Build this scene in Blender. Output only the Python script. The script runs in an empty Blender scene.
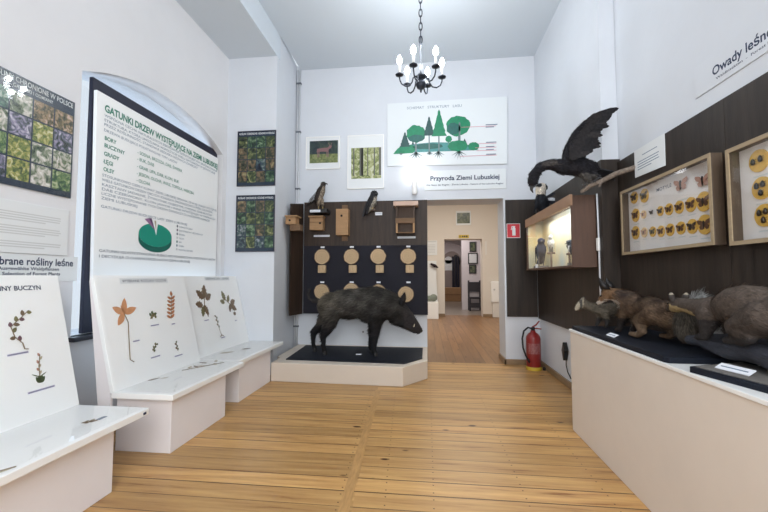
import bpy, bmesh, math, random
import numpy as np
from mathutils import Vector, Matrix, Euler
random.seed(7); np.random.seed(7)
scn = bpy.context.scene
COL = scn.collection

# ---------------------------------------------------------------- camera, world, daylight, exposure
def lin(r, g, b):
    f = lambda c: (c/255/12.92) if c/255 <= .04045 else ((c/255+.055)/1.055)**2.4
    return (f(r), f(g), f(b), 1.0)

cam_d = bpy.data.cameras.new('camera'); cam = bpy.data.objects.new('camera', cam_d); COL.objects.link(cam)
cam_d.sensor_width = 36.0; cam_d.lens = 18.0; cam_d.clip_start = .05
cam.location = (0, 0, 1.25)
cam.rotation_euler = (math.radians(90+3.13), 0, math.radians(6.38))
scn.camera = cam

world = bpy.data.worlds.new('world'); scn.world = world; world.use_nodes = True
wb = world.node_tree.nodes['Background']
wb.inputs['Color'].default_value = (.88, .94, 1.0, 1); wb.inputs['Strength'].default_value = 1.0

def area(name, loc, rot, sx, sy, power, color=(1, 1, 1)):
    d = bpy.data.lights.new(name, 'AREA'); d.shape = 'RECTANGLE'; d.size = sx; d.size_y = sy
    d.energy = power; d.color = color
    o = bpy.data.objects.new(name, d); COL.objects.link(o); o.location = loc; o.rotation_euler = rot
    return o
R90 = math.pi/2
# added fill light behind the viewer, then daylight through the window on the left
area('fill_behind_viewer', (.15, -1.75, 2.5), (R90, 0, 0), 2.7, 3.2, 205, (.95, .975, 1.0))
area('daylight_side_window', (-2.90, 3.65, 1.85), (0, -R90, 0), 1.9, 1.8, 34, (.62, .80, 1.0))
# ceiling lamp of the room beyond; unseen fill lights added to brighten the corridor
area('ceiling_lamp_next_room', (.6, 9.2, 3.9), (0, 0, 0), 2.5, 2.5, 125, (1.0, .95, .86))
area('corridor_fill', (.9, 13.9, 3.2), (0, 0, 0), .8, 1.2, 42, (1.0, .94, .92))
area('far_corridor_fill', (1.2, 19.6, 3.2), (0, 0, 0), .6, 2.0, 34, (1.0, .92, .86))

scn.view_settings.view_transform = 'Standard'
scn.view_settings.look = 'None'
scn.view_settings.gamma = 1.0
scn.view_settings.use_curve_mapping = False
scn.view_settings.exposure = -0.08

# ---------------------------------------------------------------- materials
def pr(o):
    return o.node_tree.nodes['Principled BSDF']
def mat(name, rgb, rough=.6, metal=0., noise=0., nscale=6., bump=0., bscale=60., spec=.5, stretch=None, rgb2=None, emit=0., coat=0.):
    m = bpy.data.materials.new(name); m.use_nodes = True; nt = m.node_tree; b = pr(m)
    b.inputs['Base Color'].default_value = lin(*rgb); b.inputs['Roughness'].default_value = rough
    b.inputs['Metallic'].default_value = metal; b.inputs['Specular IOR Level'].default_value = spec
    if coat: b.inputs['Coat Weight'].default_value = coat; b.inputs['Coat Roughness'].default_value = .05
    if emit:
        b.inputs['Emission Color'].default_value = lin(*rgb); b.inputs['Emission Strength'].default_value = emit
    if noise or bump:
        tc = nt.nodes.new('ShaderNodeTexCoord'); mp = nt.nodes.new('ShaderNodeMapping')
        nt.links.new(tc.outputs['Object'], mp.inputs['Vector'])
        if stretch: mp.inputs['Scale'].default_value = stretch
    if noise:
        n = nt.nodes.new('ShaderNodeTexNoise'); n.inputs['Scale'].default_value = nscale; n.inputs['Detail'].default_value = 6; n.inputs['Roughness'].default_value = .62
        r = nt.nodes.new('ShaderNodeValToRGB'); nt.links.new(mp.outputs[0], n.inputs['Vector']); nt.links.new(n.outputs['Fac'], r.inputs['Fac'])
        c = lin(*rgb); c2 = lin(*rgb2) if rgb2 else tuple(x*(1-noise) for x in c[:3])+(1,)
        r.color_ramp.elements[0].position = .3; r.color_ramp.elements[1].position = .7
        r.color_ramp.elements[0].color = c2; r.color_ramp.elements[1].color = c
        nt.links.new(r.outputs['Color'], b.inputs['Base Color'])
    if bump:
        n2 = nt.nodes.new('ShaderNodeTexNoise'); n2.inputs['Scale'].default_value = bscale; n2.inputs['Detail'].default_value = 4
        bp = nt.nodes.new('ShaderNodeBump'); bp.inputs['Strength'].default_value = bump; bp.inputs['Distance'].default_value = .01
        nt.links.new(mp.outputs[0], n2.inputs['Vector']); nt.links.new(n2.outputs['Fac'], bp.inputs['Height']); nt.links.new(bp.outputs['Normal'], b.inputs['Normal'])
    return m

def glass_mat(name, tint=(1, 1, 1, 1), gloss=1.0):
    m = bpy.data.materials.new(name); m.use_nodes = True; nt = m.node_tree
    nt.nodes.remove(pr(m)); out = nt.nodes['Material Output']
    t = nt.nodes.new('ShaderNodeBsdfTransparent'); t.inputs['Color'].default_value = tint
    g = nt.nodes.new('ShaderNodeBsdfGlossy'); g.inputs['Roughness'].default_value = .03
    gm = nt.nodes.new('ShaderNodeNewGeometry'); dt = nt.nodes.new('ShaderNodeVectorMath'); dt.operation = 'DOT_PRODUCT'
    nt.links.new(gm.outputs['Normal'], dt.inputs[0]); nt.links.new(gm.outputs['Incoming'], dt.inputs[1])
    def mth(op, a, b):
        n = nt.nodes.new('ShaderNodeMath'); n.operation = op
        for k, v in enumerate((a, b)):
            if isinstance(v, (int, float)): n.inputs[k].default_value = v
            elif v is not None: nt.links.new(v, n.inputs[k])
        return n.outputs[0]
    c1 = mth('SUBTRACT', 1.0, mth('ABSOLUTE', dt.outputs['Value'], None))
    fr = mth('ADD', mth('MULTIPLY', mth('POWER', c1, 5.0), .96), .04)
    mx = nt.nodes.new('ShaderNodeMixShader')
    nt.links.new(mth('MULTIPLY', fr, gloss), mx.inputs['Fac'])
    nt.links.new(t.outputs[0], mx.inputs[1]); nt.links.new(g.outputs[0], mx.inputs[2]); nt.links.new(mx.outputs[0], out.inputs['Surface'])
    return m

def tone_mat(name, rough=.75, nscale=40., amt=.35, spec=.3):
    """Coat, plumage and bark: the colour patches of the thing itself from the attribute 'tone', broken up by noise."""
    m = bpy.data.materials.new(name); m.use_nodes = True; nt = m.node_tree; b = pr(m)
    a = nt.nodes.new('ShaderNodeAttribute'); a.attribute_name = 'tone'
    tc = nt.nodes.new('ShaderNodeTexCoord'); n = nt.nodes.new('ShaderNodeTexNoise'); n.inputs['Scale'].default_value = nscale; n.inputs['Detail'].default_value = 5
    mr = nt.nodes.new('ShaderNodeMapRange'); mr.inputs['From Min'].default_value = .3; mr.inputs['From Max'].default_value = .7
    mr.inputs['To Min'].default_value = 1-amt; mr.inputs['To Max'].default_value = 1+amt
    mx = nt.nodes.new('ShaderNodeVectorMath'); mx.operation = 'SCALE'
    nt.links.new(tc.outputs['Object'], n.inputs['Vector']); nt.links.new(n.outputs['Fac'], mr.inputs['Value'])
    nt.links.new(a.outputs['Color'], mx.inputs[0]); nt.links.new(mr.outputs[0], mx.inputs['Scale'])
    nt.links.new(mx.outputs[0], b.inputs['Base Color'])
    b.inputs['Roughness'].default_value = rough; b.inputs['Specular IOR Level'].default_value = spec
    return m

def floor_mat(name, along, width, length, light, dark, seed):
    """Varnished pine boards: each board its own tint, grain along it, knots, open joints, nail heads."""
    m = bpy.data.materials.new(name); m.use_nodes = True; nt = m.node_tree; b = pr(m); L = nt.links.new; N = nt.nodes.new
    tc = N('ShaderNodeTexCoord'); sp = N('ShaderNodeSeparateXYZ'); L(tc.outputs['Object'], sp.inputs[0])
    def mth(op, a, c=None, d=None):
        n = N('ShaderNodeMath'); n.operation = op
        for i, v in enumerate((a, c, d)):
            if v is None: continue
            if isinstance(v, (int, float)): n.inputs[i].default_value = v
            else: L(v, n.inputs[i])
        return n.outputs[0]
    u, v = (sp.outputs['X'], sp.outputs['Y']) if along == 'x' else (sp.outputs['Y'], sp.outputs['X'])
    vs = mth('DIVIDE', v, width); row = mth('FLOOR', vs); fr = mth('SUBTRACT', vs, row)
    half = mth('GREATER_THAN', mth('ADD', u, mth('MULTIPLY', v, .066 if along == 'x' else 0)), -.27 if along == 'x' else 1e3)
    seg = mth('FLOOR', mth('DIVIDE', mth('ADD', u, mth('MULTIPLY', row, 1.37)), length))
    cv = N('ShaderNodeCombineXYZ'); L(row, cv.inputs[0]); L(mth('ADD', mth('MULTIPLY', half, 7.0), seg if along != 'x' else 0.0), cv.inputs[1]); cv.inputs[2].default_value = seed
    wn = N('ShaderNodeTexWhiteNoise'); L(cv.outputs[0], wn.inputs['Vector'])
    # grain
    g = N('ShaderNodeCombineXYZ'); L(mth('MULTIPLY', u, .9), g.inputs[0]); L(mth('ADD', mth('MULTIPLY', v, 13.), mth('MULTIPLY', wn.outputs['Value'], 40.)), g.inputs[1]); L(mth('MULTIPLY', half, 3.), g.inputs[2])
    n1 = N('ShaderNodeTexNoise'); n1.inputs['Scale'].default_value = 1.6; n1.inputs['Detail'].default_value = 7; n1.inputs['Roughness'].default_value = .65; L(g.outputs[0], n1.inputs['Vector'])
    r1 = N('ShaderNodeValToRGB'); L(n1.outputs['Fac'], r1.inputs['Fac'])
    r1.color_ramp.elements[0].position = .29; r1.color_ramp.elements[0].color = lin(*dark)
    r1.color_ramp.elements[1].position = .66; r1.color_ramp.elements[1].color = lin(*light)
    em = r1.color_ramp.elements.new(.41); em.color = lin(*[int(a*.3+c*.7) for a, c in zip(dark, light)])
    # board tint
    tint = N('ShaderNodeMapRange'); L(wn.outputs['Value'], tint.inputs['Value']); tint.inputs['To Min'].default_value = .76; tint.inputs['To Max'].default_value = 1.08
    sc = N('ShaderNodeVectorMath'); sc.operation = 'SCALE'; L(r1.outputs['Color'], sc.inputs[0]); L(tint.outputs[0], sc.inputs['Scale'])
    # knots
    kc = N('ShaderNodeCombineXYZ'); L(mth('MULTIPLY', u, 1.0), kc.inputs[0]); L(mth('MULTIPLY', v, 2.0), kc.inputs[1])
    vo = N('ShaderNodeTexVoronoi'); vo.inputs['Scale'].default_value = 2.3; L(kc.outputs[0], vo.inputs['Vector'])
    kn = N('ShaderNodeMapRange'); L(vo.outputs['Distance'], kn.inputs['Value']); kn.inputs['From Min'].default_value = .055; kn.inputs['From Max'].default_value = .095; kn.inputs['To Min'].default_value = 1; kn.inputs['To Max'].default_value = 0
    vs2 = N('ShaderNodeSeparateColor'); L(vo.outputs['Color'], vs2.inputs[0]); pick = mth('GREATER_THAN', vs2.outputs[0], .2)
    kf = mth('MULTIPLY', kn.outputs[0], pick)
    m1 = N('ShaderNodeMix'); m1.data_type = 'RGBA'; L(kf, m1.inputs['Factor']); L(sc.outputs[0], m1.inputs['A']); m1.inputs['B'].default_value = lin(78, 44, 22)
    # joints and nails
    jd = mth('MINIMUM', fr, mth('SUBTRACT', 1.0, fr)); n3 = N('ShaderNodeTexNoise'); n3.inputs['Scale'].default_value = 1.3; L(cv.outputs[0], n3.inputs['Vector'])
    jw = mth('ADD', .008, mth('MULTIPLY', wn.outputs['Value'], .026)); jt = mth('LESS_THAN', jd, jw)
    dark_f = jt
    if along == 'x':
        for x0 in (-.62, -.36, .03, .55, 1.02):
            du = mth('ABSOLUTE', mth('SUBTRACT', mth('ADD', u, mth('MULTIPLY', v, .055 if x0 < -.3 else 0.)), x0 + (.24 if x0 < -.3 else 0)))
            dv = mth('MULTIPLY', mth('ABSOLUTE', mth('SUBTRACT', mth('ABSOLUTE', mth('SUBTRACT', fr, .5)), .27)), width)
            dark_f = mth('MAXIMUM', dark_f, mth('LESS_THAN', mth('ADD', mth('MULTIPLY', du, du), mth('MULTIPLY', dv, dv)), .000022))
    m2 = N('ShaderNodeMix'); m2.data_type = 'RGBA'; L(mth('MULTIPLY', dark_f, .9), m2.inputs['Factor']); L(m1.outputs['Result'], m2.inputs['A']); m2.inputs['B'].default_value = lin(58, 34, 18)
    L(m2.outputs['Result'], b.inputs['Base Color'])
    b.inputs['Roughness'].default_value = .36; b.inputs['Specular IOR Level'].default_value = .45
    bp = N('ShaderNodeBump'); bp.inputs['Strength'].default_value = .25; bp.inputs['Distance'].default_value = .003
    L(mth('SUBTRACT', n1.outputs['Fac'], jt), bp.inputs['Height']); L(bp.outputs['Normal'], b.inputs['Normal'])
    return m

def photo_mat(name, cols, scale, seed):
    """A printed photograph: soft blotches of the print's own colours."""
    m = bpy.data.materials.new(name); m.use_nodes = True; nt = m.node_tree; b = pr(m); L = nt.links.new
    tc = nt.nodes.new('ShaderNodeTexCoord'); mp = nt.nodes.new('ShaderNodeMapping'); mp.inputs['Location'].default_value = (seed*3.1, seed*1.7, seed*2.3)
    n = nt.nodes.new('ShaderNodeTexNoise'); n.inputs['Scale'].default_value = scale; n.inputs['Detail'].default_value = 5; n.inputs['Distortion'].default_value = 1.2
    r = nt.nodes.new('ShaderNodeValToRGB'); L(tc.outputs['Object'], mp.inputs[0]); L(mp.outputs[0], n.inputs['Vector']); L(n.outputs['Fac'], r.inputs['Fac'])
    e = r.color_ramp.elements
    while len(e) < len(cols): e.new(.5)
    for i, c in enumerate(cols):
        e[i].position = .32+.36*i/(len(cols)-1); e[i].color = lin(*c)
    L(r.outputs['Color'], b.inputs['Base Color']); b.inputs['Roughness'].default_value = .25
    return m

M = {}
M['wall'] = mat('wall_paint', (217, 221, 227), .85, bump=.08, bscale=25, noise=.04, nscale=2.)
M['ceil'] = mat('ceiling_paint', (208, 216, 223), .9, bump=.05, bscale=20)
M['wall_warm'] = mat('warm_wall_paint', (222, 214, 204), .85, bump=.06, bscale=25)
M['corr_wall'] = mat('corridor_paint', (205, 198, 200), .85)
M['floor'] = floor_mat('pine_boards', 'x', .152, 4.0, (214, 170, 108), (128, 78, 38), 1.0)
M['floor2'] = floor_mat('pine_boards_next_room', 'y', .14, 2.6, (152, 112, 70), (106, 72, 40), 5.0)
M['floor3'] = mat('corridor_tiles', (150, 138, 126), .3, noise=.2, nscale=4)
M['strip'] = mat('pine_strip', (202, 156, 98), .4, noise=.3, nscale=8, stretch=(8, 1, 1))
M['skirt'] = mat('skirting_wood', (152, 126, 96), .45, noise=.25, nscale=6)
M['panel'] = mat('dark_wood_panel', (64, 49, 39), .5, noise=.6, nscale=3.2, stretch=(7, 7, .6), bump=.1, bscale=30, spec=.35)
M['panel_r'] = mat('dark_wood_panel_side', (56, 46, 39), .5, noise=.6, nscale=3.2, stretch=(7, 7, .6), bump=.1, bscale=30, spec=.35)
M['navy'] = mat('navy_cloth_panel', (23, 22, 34), .8, bump=.15, bscale=220)
M['mat'] = mat('navy_mat', (12, 19, 32), .6, bump=.2, bscale=180, spec=.3)
M['plinth'] = mat('cream_plinth_paint', (216, 204, 190), .5, noise=.04, nscale=3)
M['bench'] = mat('white_painted_base', (240, 235, 236), .5, noise=.03, nscale=3)
M['white'] = mat('white_lacquer', (246, 246, 244), .35, spec=.4)
M['cream'] = mat('cream_painted_board', (229, 218, 206), .5, noise=.05, nscale=3)
M['board'] = mat('white_board', (250, 251, 250), .35, spec=.5)
M['sign'] = mat('white_sign_board', (226, 231, 233), .4)
M['paper'] = mat('white_paper', (228, 231, 232), .6)
M['paper_text'] = mat('grey_print', (204, 206, 206), .7)
M['navy_text'] = mat('navy_print', (30, 46, 78), .6)
M['green_text'] = mat('green_print', (46, 128, 106), .6)
M['blue_text'] = mat('blue_grey_print', (112, 130, 150), .6)
M['black_text'] = mat('black_print', (45, 50, 58), .6)
M['frame_dark'] = mat('dark_window_metal', (30, 32, 52), .45, spec=.5)
M['frame_edge'] = mat('blue_window_frame', (56, 68, 120), .4)
M['sill'] = mat('dark_sill', (40, 40, 50), .4)
M['pane'] = glass_mat('window_glass', (.96, .98, 1.0, 1))
M['glass'] = glass_mat('case_glass', (.99, .995, .99, 1), .8)
M['bench_glass'] = glass_mat('bench_cover_glass', (1, 1, 1, 1), .4)
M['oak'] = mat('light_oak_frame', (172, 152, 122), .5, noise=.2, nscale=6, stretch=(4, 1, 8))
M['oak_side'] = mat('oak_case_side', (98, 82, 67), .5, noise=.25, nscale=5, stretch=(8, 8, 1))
M['case_in'] = mat('case_lining', (228, 222, 220), .8)
M['vit_wood'] = mat('walnut_veneer', (98, 72, 58), .5, noise=.25, nscale=4, stretch=(9, 9, .8))
M['vit_top'] = mat('beech_edge', (168, 132, 104), .5, noise=.15, nscale=5)
M['nest'] = mat('raw_pine', (178, 140, 100), .7, noise=.25, nscale=7, stretch=(1, 1, 6))
M['nest_dark'] = mat('weathered_pine', (124, 96, 70), .75, noise=.3, nscale=7, stretch=(1, 1, 6))
M['nest_brown'] = mat('brown_stained_board', (84, 66, 54), .7, noise=.3, nscale=7, stretch=(6, 1, 1))
M['pink_wood'] = mat('pale_planed_board', (206, 176, 158), .6, noise=.1, nscale=5)
M['hole'] = mat('dark_hole', (18, 14, 12), .9)
M['bark'] = mat('bark', (112, 92, 72), .9, noise=.4, nscale=30, bump=.5, bscale=60)
M['cutwood'] = mat('cut_wood_face', (200, 172, 134), .65, noise=.15, nscale=20)
M['ring'] = mat('growth_ring', (168, 136, 98), .7)
M['black'] = mat('black_plastic', (22, 22, 24), .45)
M['iron'] = mat('wrought_iron', (52, 56, 66), .45, metal=.6)
M['candle'] = mat('candle_sleeve', (240, 240, 236), .5)
M['bulb'] = mat('lit_bulb', (245, 250, 255), .3, emit=14.)
M['bulb_wall'] = mat('lit_lamp_tube', (248, 250, 255), .3, emit=6.)
M['metal'] = mat('grey_pipe_paint', (214, 216, 220), .4)
M['pipe_clip'] = mat('pipe_clip_steel', (112, 116, 122), .4, metal=.6)
M['red'] = mat('red_enamel', (140, 38, 36), .3, noise=.08, nscale=5)
M['red_sign'] = mat('red_sign', (206, 48, 62), .5)
M['yellow'] = mat('yellow_base', (206, 176, 60), .5)
M['tag'] = mat('tag_card', (232, 234, 240), .5)
M['lilac'] = mat('lilac_slip', (192, 189, 212), .6)
M['cork'] = mat('yellow_cork', (226, 180, 84), .8, noise=.2, nscale=60)
M['cork_pale'] = mat('pale_cork', (226, 196, 150), .8, noise=.15, nscale=60)
M['wing_brown'] = mat('brown_wing', (106, 70, 44), .7, noise=.4, nscale=80)
M['wing_dark'] = mat('dark_wing', (58, 44, 38), .7, noise=.3, nscale=80)
M['wing_pink'] = mat('pinkish_wing', (196, 150, 132), .7, noise=.35, nscale=50)
M['wing_olive'] = mat('olive_wing', (98, 84, 44), .7, noise=.4, nscale=80)
M['beetle'] = mat('beetle_shell', (34, 26, 22), .3, noise=.3, nscale=60)
M['leaf_orange'] = mat('dried_orange_leaf', (220, 158, 112), .7, noise=.25, nscale=40)
M['leaf_rust'] = mat('dried_rust_leaf', (188, 124, 82), .7, noise=.25, nscale=40)
M['leaf_brown'] = mat('dried_brown_leaf', (126, 104, 80), .75, noise=.3, nscale=40)
M['leaf_olive'] = mat('dried_olive_leaf', (130, 124, 84), .75, noise=.3, nscale=40)
M['leaf_tan'] = mat('faded_tan_leaf', (196, 184, 160), .75, noise=.2, nscale=40)
M['leaf_green'] = mat('dried_green_sprig', (84, 100, 66), .75, noise=.25, nscale=40)
M['leaf_mauve'] = mat('dried_mauve_leaf', (120, 86, 92), .75, noise=.25, nscale=40)
M['stem'] = mat('dried_stem', (130, 112, 88), .8)
M['forest_green'] = mat('printed_green', (14, 138, 96), .5, noise=.25, nscale=26)
M['forest_teal'] = mat('printed_teal', (34, 104, 96), .5, noise=.3, nscale=30)
M['forest_dark'] = mat('printed_dark_green', (38, 84, 82), .5, noise=.25, nscale=30)
M['forest_pond'] = mat('printed_pond', (74, 150, 148), .5, noise=.2, nscale=20)
M['trunk_print'] = mat('printed_trunk', (110, 128, 130), .5)
M['pink_line'] = mat('printed_pink_line', (212, 126, 144), .5)
M['pie_side'] = mat('pie_dark_green', (8, 96, 84), .5)
M['pie_top'] = mat('pie_green', (18, 146, 124), .5)
M['pie_mauve'] = mat('pie_mauve', (148, 108, 146), .5)
M['pie_plum'] = mat('pie_plum', (92, 62, 100), .5)
M['poster_dark'] = mat('poster_navy', (34, 48, 66), .25)
M['fur'] = tone_mat('coat', .8, 60, .3, .25)
M['plumage'] = tone_mat('plumage', .7, 50, .35, .15)
M['eye'] = mat('glass_eye', (14, 10, 8), .08, spec=.8)
M['beak'] = mat('horn_beak', (58, 54, 52), .4)
M['tusk'] = mat('ivory', (222, 210, 184), .35)
M['hoof'] = mat('dark_horn', (30, 27, 26), .5)
M['claw'] = mat('yellow_leg', (160, 140, 88), .6)
M['rock'] = mat('dark_driftwood', (58, 60, 70), .8, noise=.5, nscale=14, bump=.8, bscale=40, stretch=(3, .6, 3))
M['branch'] = mat('grey_branch', (124, 108, 96), .85, noise=.35, nscale=18, bump=.4, bscale=40)
M['stone_base'] = mat('grey_brown_base_top', (120, 116, 112), .8, noise=.25, nscale=30)
M['diorama'] = mat('painted_backdrop', (228, 206, 150), .8, noise=.2, nscale=1.8, rgb2=(166, 190, 198))
M['chair'] = mat('dark_chair_wood', (40, 36, 42), .5)
M['dark_frame'] = mat('black_picture_frame', (40, 40, 42), .5)
M['mount'] = mat('pale_mount', (226, 222, 216), .7)
P_GREEN = [photo_mat('flower_photo_pale', [(40, 58, 40), (120, 132, 104), (214, 206, 196), (244, 240, 236)], 20, 13),
           photo_mat('flower_photo_violet', [(30, 40, 34), (74, 84, 92), (150, 140, 170), (226, 220, 228)], 20, 14),
           photo_mat('plant_photo_green', [(24, 52, 34), (58, 98, 58), (128, 150, 92), (196, 200, 160)], 26, 1),
           photo_mat('plant_photo_yellow', [(52, 66, 36), (110, 128, 62), (182, 174, 96), (226, 220, 180)], 26, 2),
           photo_mat('plant_photo_brown', [(40, 46, 34), (96, 88, 58), (160, 132, 96), (214, 186, 168)], 26, 3),
           photo_mat('plant_photo_teal', [(16, 36, 40), (42, 82, 72), (92, 128, 110), (210, 216, 206)], 26, 4)]
P_DARK = [photo_mat('herb_photo_dark', [(14, 24, 28), (34, 58, 46), (70, 98, 70), (120, 140, 110)], 14, 5),
          photo_mat('herb_photo_olive', [(20, 30, 24), (52, 66, 44), (100, 108, 66), (160, 160, 110)], 13, 6),
          photo_mat('herb_photo_blue', [(18, 26, 38), (44, 60, 74), (84, 104, 96), (150, 150, 160)], 14, 7),
          photo_mat('herb_photo_rust', [(26, 30, 28), (60, 66, 50), (112, 92, 70), (150, 140, 100)], 13, 8)]
M['photo_stag_sky'] = photo_mat('dusk_meadow_photo', [(36, 44, 52), (52, 66, 66), (76, 88, 72)], 7, 9)
M['photo_grass'] = photo_mat('meadow_photo', [(84, 98, 60), (118, 128, 82), (150, 152, 104)], 20, 10)
M['photo_wood'] = photo_mat('birch_wood_photo', [(84, 100, 58), (138, 148, 94), (178, 180, 136), (206, 208, 180)], 13, 11)
M['photo_far'] = photo_mat('dark_landscape_photo', [(40, 48, 42), (72, 82, 62), (110, 112, 88)], 9, 12)
M['deer'] = mat('printed_deer', (132, 96, 96), .4)
M['photo_trunk'] = mat('printed_birch_trunk', (92, 92, 84), .4)

# ---------------------------------------------------------------- mesh helpers
class MB:
    def __init__(self): self.v, self.f, self.mi, self.mats, self.cur, self.tone = [], [], [], [], 0, None
    def use(self, m):
        if m not in self.mats: self.mats.append(m)
        self.cur = self.mats.index(m); return self
    def add(self, vs, fs):
        b = len(self.v); self.v += [tuple(p) for p in vs]; self.f += [tuple(b+i for i in q) for q in fs]; self.mi += [self.cur]*len(fs); return self
    def box(self, x0, y0, z0, x1, y1, z1, mtx=None):
        vs = [Vector((x, y, z)) for z in (z0, z1) for y in (y0, y1) for x in (x0, x1)]
        if mtx: vs = [mtx @ v for v in vs]
        return self.add(vs, [(0, 2, 3, 1), (4, 5, 7, 6), (0, 1, 5, 4), (2, 6, 7, 3), (0, 4, 6, 2), (1, 3, 7, 5)])
    def prism(self, pts, fn, d0, d1):
        """pts: 2D outline; fn(u, v, d) -> world point; solid between depths d0 and d1."""
        n = len(pts)
        vs = [fn(u, v, d0) for u, v in pts]+[fn(u, v, d1) for u, v in pts]
        fs = [tuple(range(n-1, -1, -1)), tuple(range(n, 2*n))]+[(i, (i+1) % n, n+(i+1) % n, n+i) for i in range(n)]
        return self.add(vs, fs)
    def tube(self, path, rad, n=8, caps=True):
        path = [Vector(p) for p in path]
        if not hasattr(rad, '__len__'): rad = [rad]*len(path)
        b = len(self.v); up = None
        for i, p in enumerate(path):
            t = (path[min(i+1, len(path)-1)]-path[max(i-1, 0)]).normalized()
            if up is None: up = t.orthogonal().normalized()
            up = (up-t*up.dot(t)).normalized(); s = t.cross(up)
            for k in range(n):
                a = 2*math.pi*k/n; self.v.append(tuple(p+(up*math.cos(a)+s*math.sin(a))*rad[i]))
        for i in range(len(path)-1):
            for k in range(n):
                k2 = (k+1) % n; self.f.append((b+i*n+k, b+i*n+k2, b+(i+1)*n+k2, b+(i+1)*n+k)); self.mi.append(self.cur)
        if caps:
            self.f.append(tuple(b+k for k in reversed(range(n)))); self.f.append(tuple(b+(len(path)-1)*n+k for k in range(n))); self.mi += [self.cur]*2
        return self
    def lathe(self, c, prof, n=20):
        c = Vector(c); b = len(self.v)
        for r, z in prof:
            for k in range(n):
                a = 2*math.pi*k/n; self.v.append((c.x+r*math.cos(a), c.y+r*math.sin(a), c.z+z))
        for i in range(len(prof)-1):
            for k in range(n):
                k2 = (k+1) % n; self.f.append((b+i*n+k, b+i*n+k2, b+(i+1)*n+k2, b+(i+1)*n+k)); self.mi.append(self.cur)
        self.f.append(tuple(b+k for k in reversed(range(n)))); self.f.append(tuple(b+(len(prof)-1)*n+k for k in range(n))); self.mi += [self.cur]*2
        return self
    def ball(self, c, r, n=12):
        r = (r, r, r) if not hasattr(r, '__len__') else r; c = Vector(c); b = len(self.v); m = n//2
        self.v.append((c.x, c.y, c.z-r[2]))
        for i in range(1, m):
            th = math.pi*i/m-R90
            for k in range(n):
                a = 2*math.pi*k/n; self.v.append((c.x+r[0]*math.cos(th)*math.cos(a), c.y+r[1]*math.cos(th)*math.sin(a), c.z+r[2]*math.sin(th)))
        self.v.append((c.x, c.y, c.z+r[2])); top = len(self.v)-1
        for k in range(n):
            k2 = (k+1) % n; self.f.append((b, b+1+k2, b+1+k)); self.f.append((top, top-n+k, top-n+k2)); self.mi += [self.cur]*2
        for i in range(m-2):
            for k in range(n):
                k2 = (k+1) % n; o = b+1+i*n; self.f.append((o+k, o+k2, o+n+k2, o+n+k)); self.mi.append(self.cur)
        return self
    def build(self, name, m=None, parent=None, smooth=False, bevel=0.):
        me = bpy.data.meshes.new(name); off = root_of(parent) if parent else Vector((0, 0, 0))
        me.from_pydata([tuple(Vector(p)-off) for p in self.v], [], self.f)
        ms = self.mats or [m]
        for x in ms: me.materials.append(x)
        if self.mats: me.polygons.foreach_set('material_index', self.mi)
        if smooth: me.polygons.foreach_set('use_smooth', [True]*len(self.f))
        if self.tone is not None: set_tone(me, self.tone)
        me.update()
        o = bpy.data.objects.new(name, me); COL.objects.link(o)
        if parent: o.parent = parent
        if bevel:
            bv = o.modifiers.new('edge', 'BEVEL'); bv.width = bevel; bv.segments = 2; bv.limit_method = 'ANGLE'
        return o

def set_tone(me, arr):
    a = me.color_attributes.new('tone', 'FLOAT_COLOR', 'POINT'); a.data.foreach_set('color', np.asarray(arr, dtype=np.float32).ravel())

def root_of(o):
    p = Vector((0, 0, 0))
    while o is not None: p = p+o.location; o = o.parent
    return p

def thing(name, label, cat, loc=(0, 0, 0), group=None):
    o = bpy.data.objects.new(name, None); o.empty_display_size = .05; COL.objects.link(o); o.location = loc
    return tag(o, label, cat, group)
def tag(o, label, cat, group=None):
    o['label'] = label; o['category'] = cat
    if group: o['group'] = group
    return o
def struct(o): o['kind'] = 'structure'; return o

class Plane:
    """A surface to fix flat things on: origin, axis along it, axis up it; d counts out from it."""
    def __init__(s, o, X, Y): s.o, s.X, s.Y = Vector(o), Vector(X).normalized(), Vector(Y).normalized(); s.N = s.X.cross(s.Y)
    def __call__(s, u, v, d=0.): return s.o+s.X*u+s.Y*v+s.N*d
    def rect(s, mb, u0, v0, u1, v1, d0, d1): return mb.prism([(u0, v0), (u1, v0), (u1, v1), (u0, v1)], s, d0, d1)
    def disc(s, mb, u, v, r, d0, d1, n=24, ry=None): return mb.prism([(u+r*math.cos(2*math.pi*k/n), v+(ry or r)*math.sin(2*math.pi*k/n)) for k in range(n)], s, d0, d1)

LW = Plane((-2.65, 0, 0), (0, 1, 0), (0, 0, 1))      # side wall with the window: u = y, v = z
BW = Plane((0, 5.75, 0), (1, 0, 0), (0, 0, 1))       # end wall: u = x, v = z
PW = Plane((0, 4.79, 0), (1, 0, 0), (0, 0, 1))       # pier with the two posters
RW = Plane((1.74, 0, 0), (0, -1, 0), (0, 0, 1))      # near side wall with the insect cases: u = -y
FW = Plane((0, 12.4, 0), (1, 0, 0), (0, 0, 1))       # end wall of the room beyond

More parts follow.
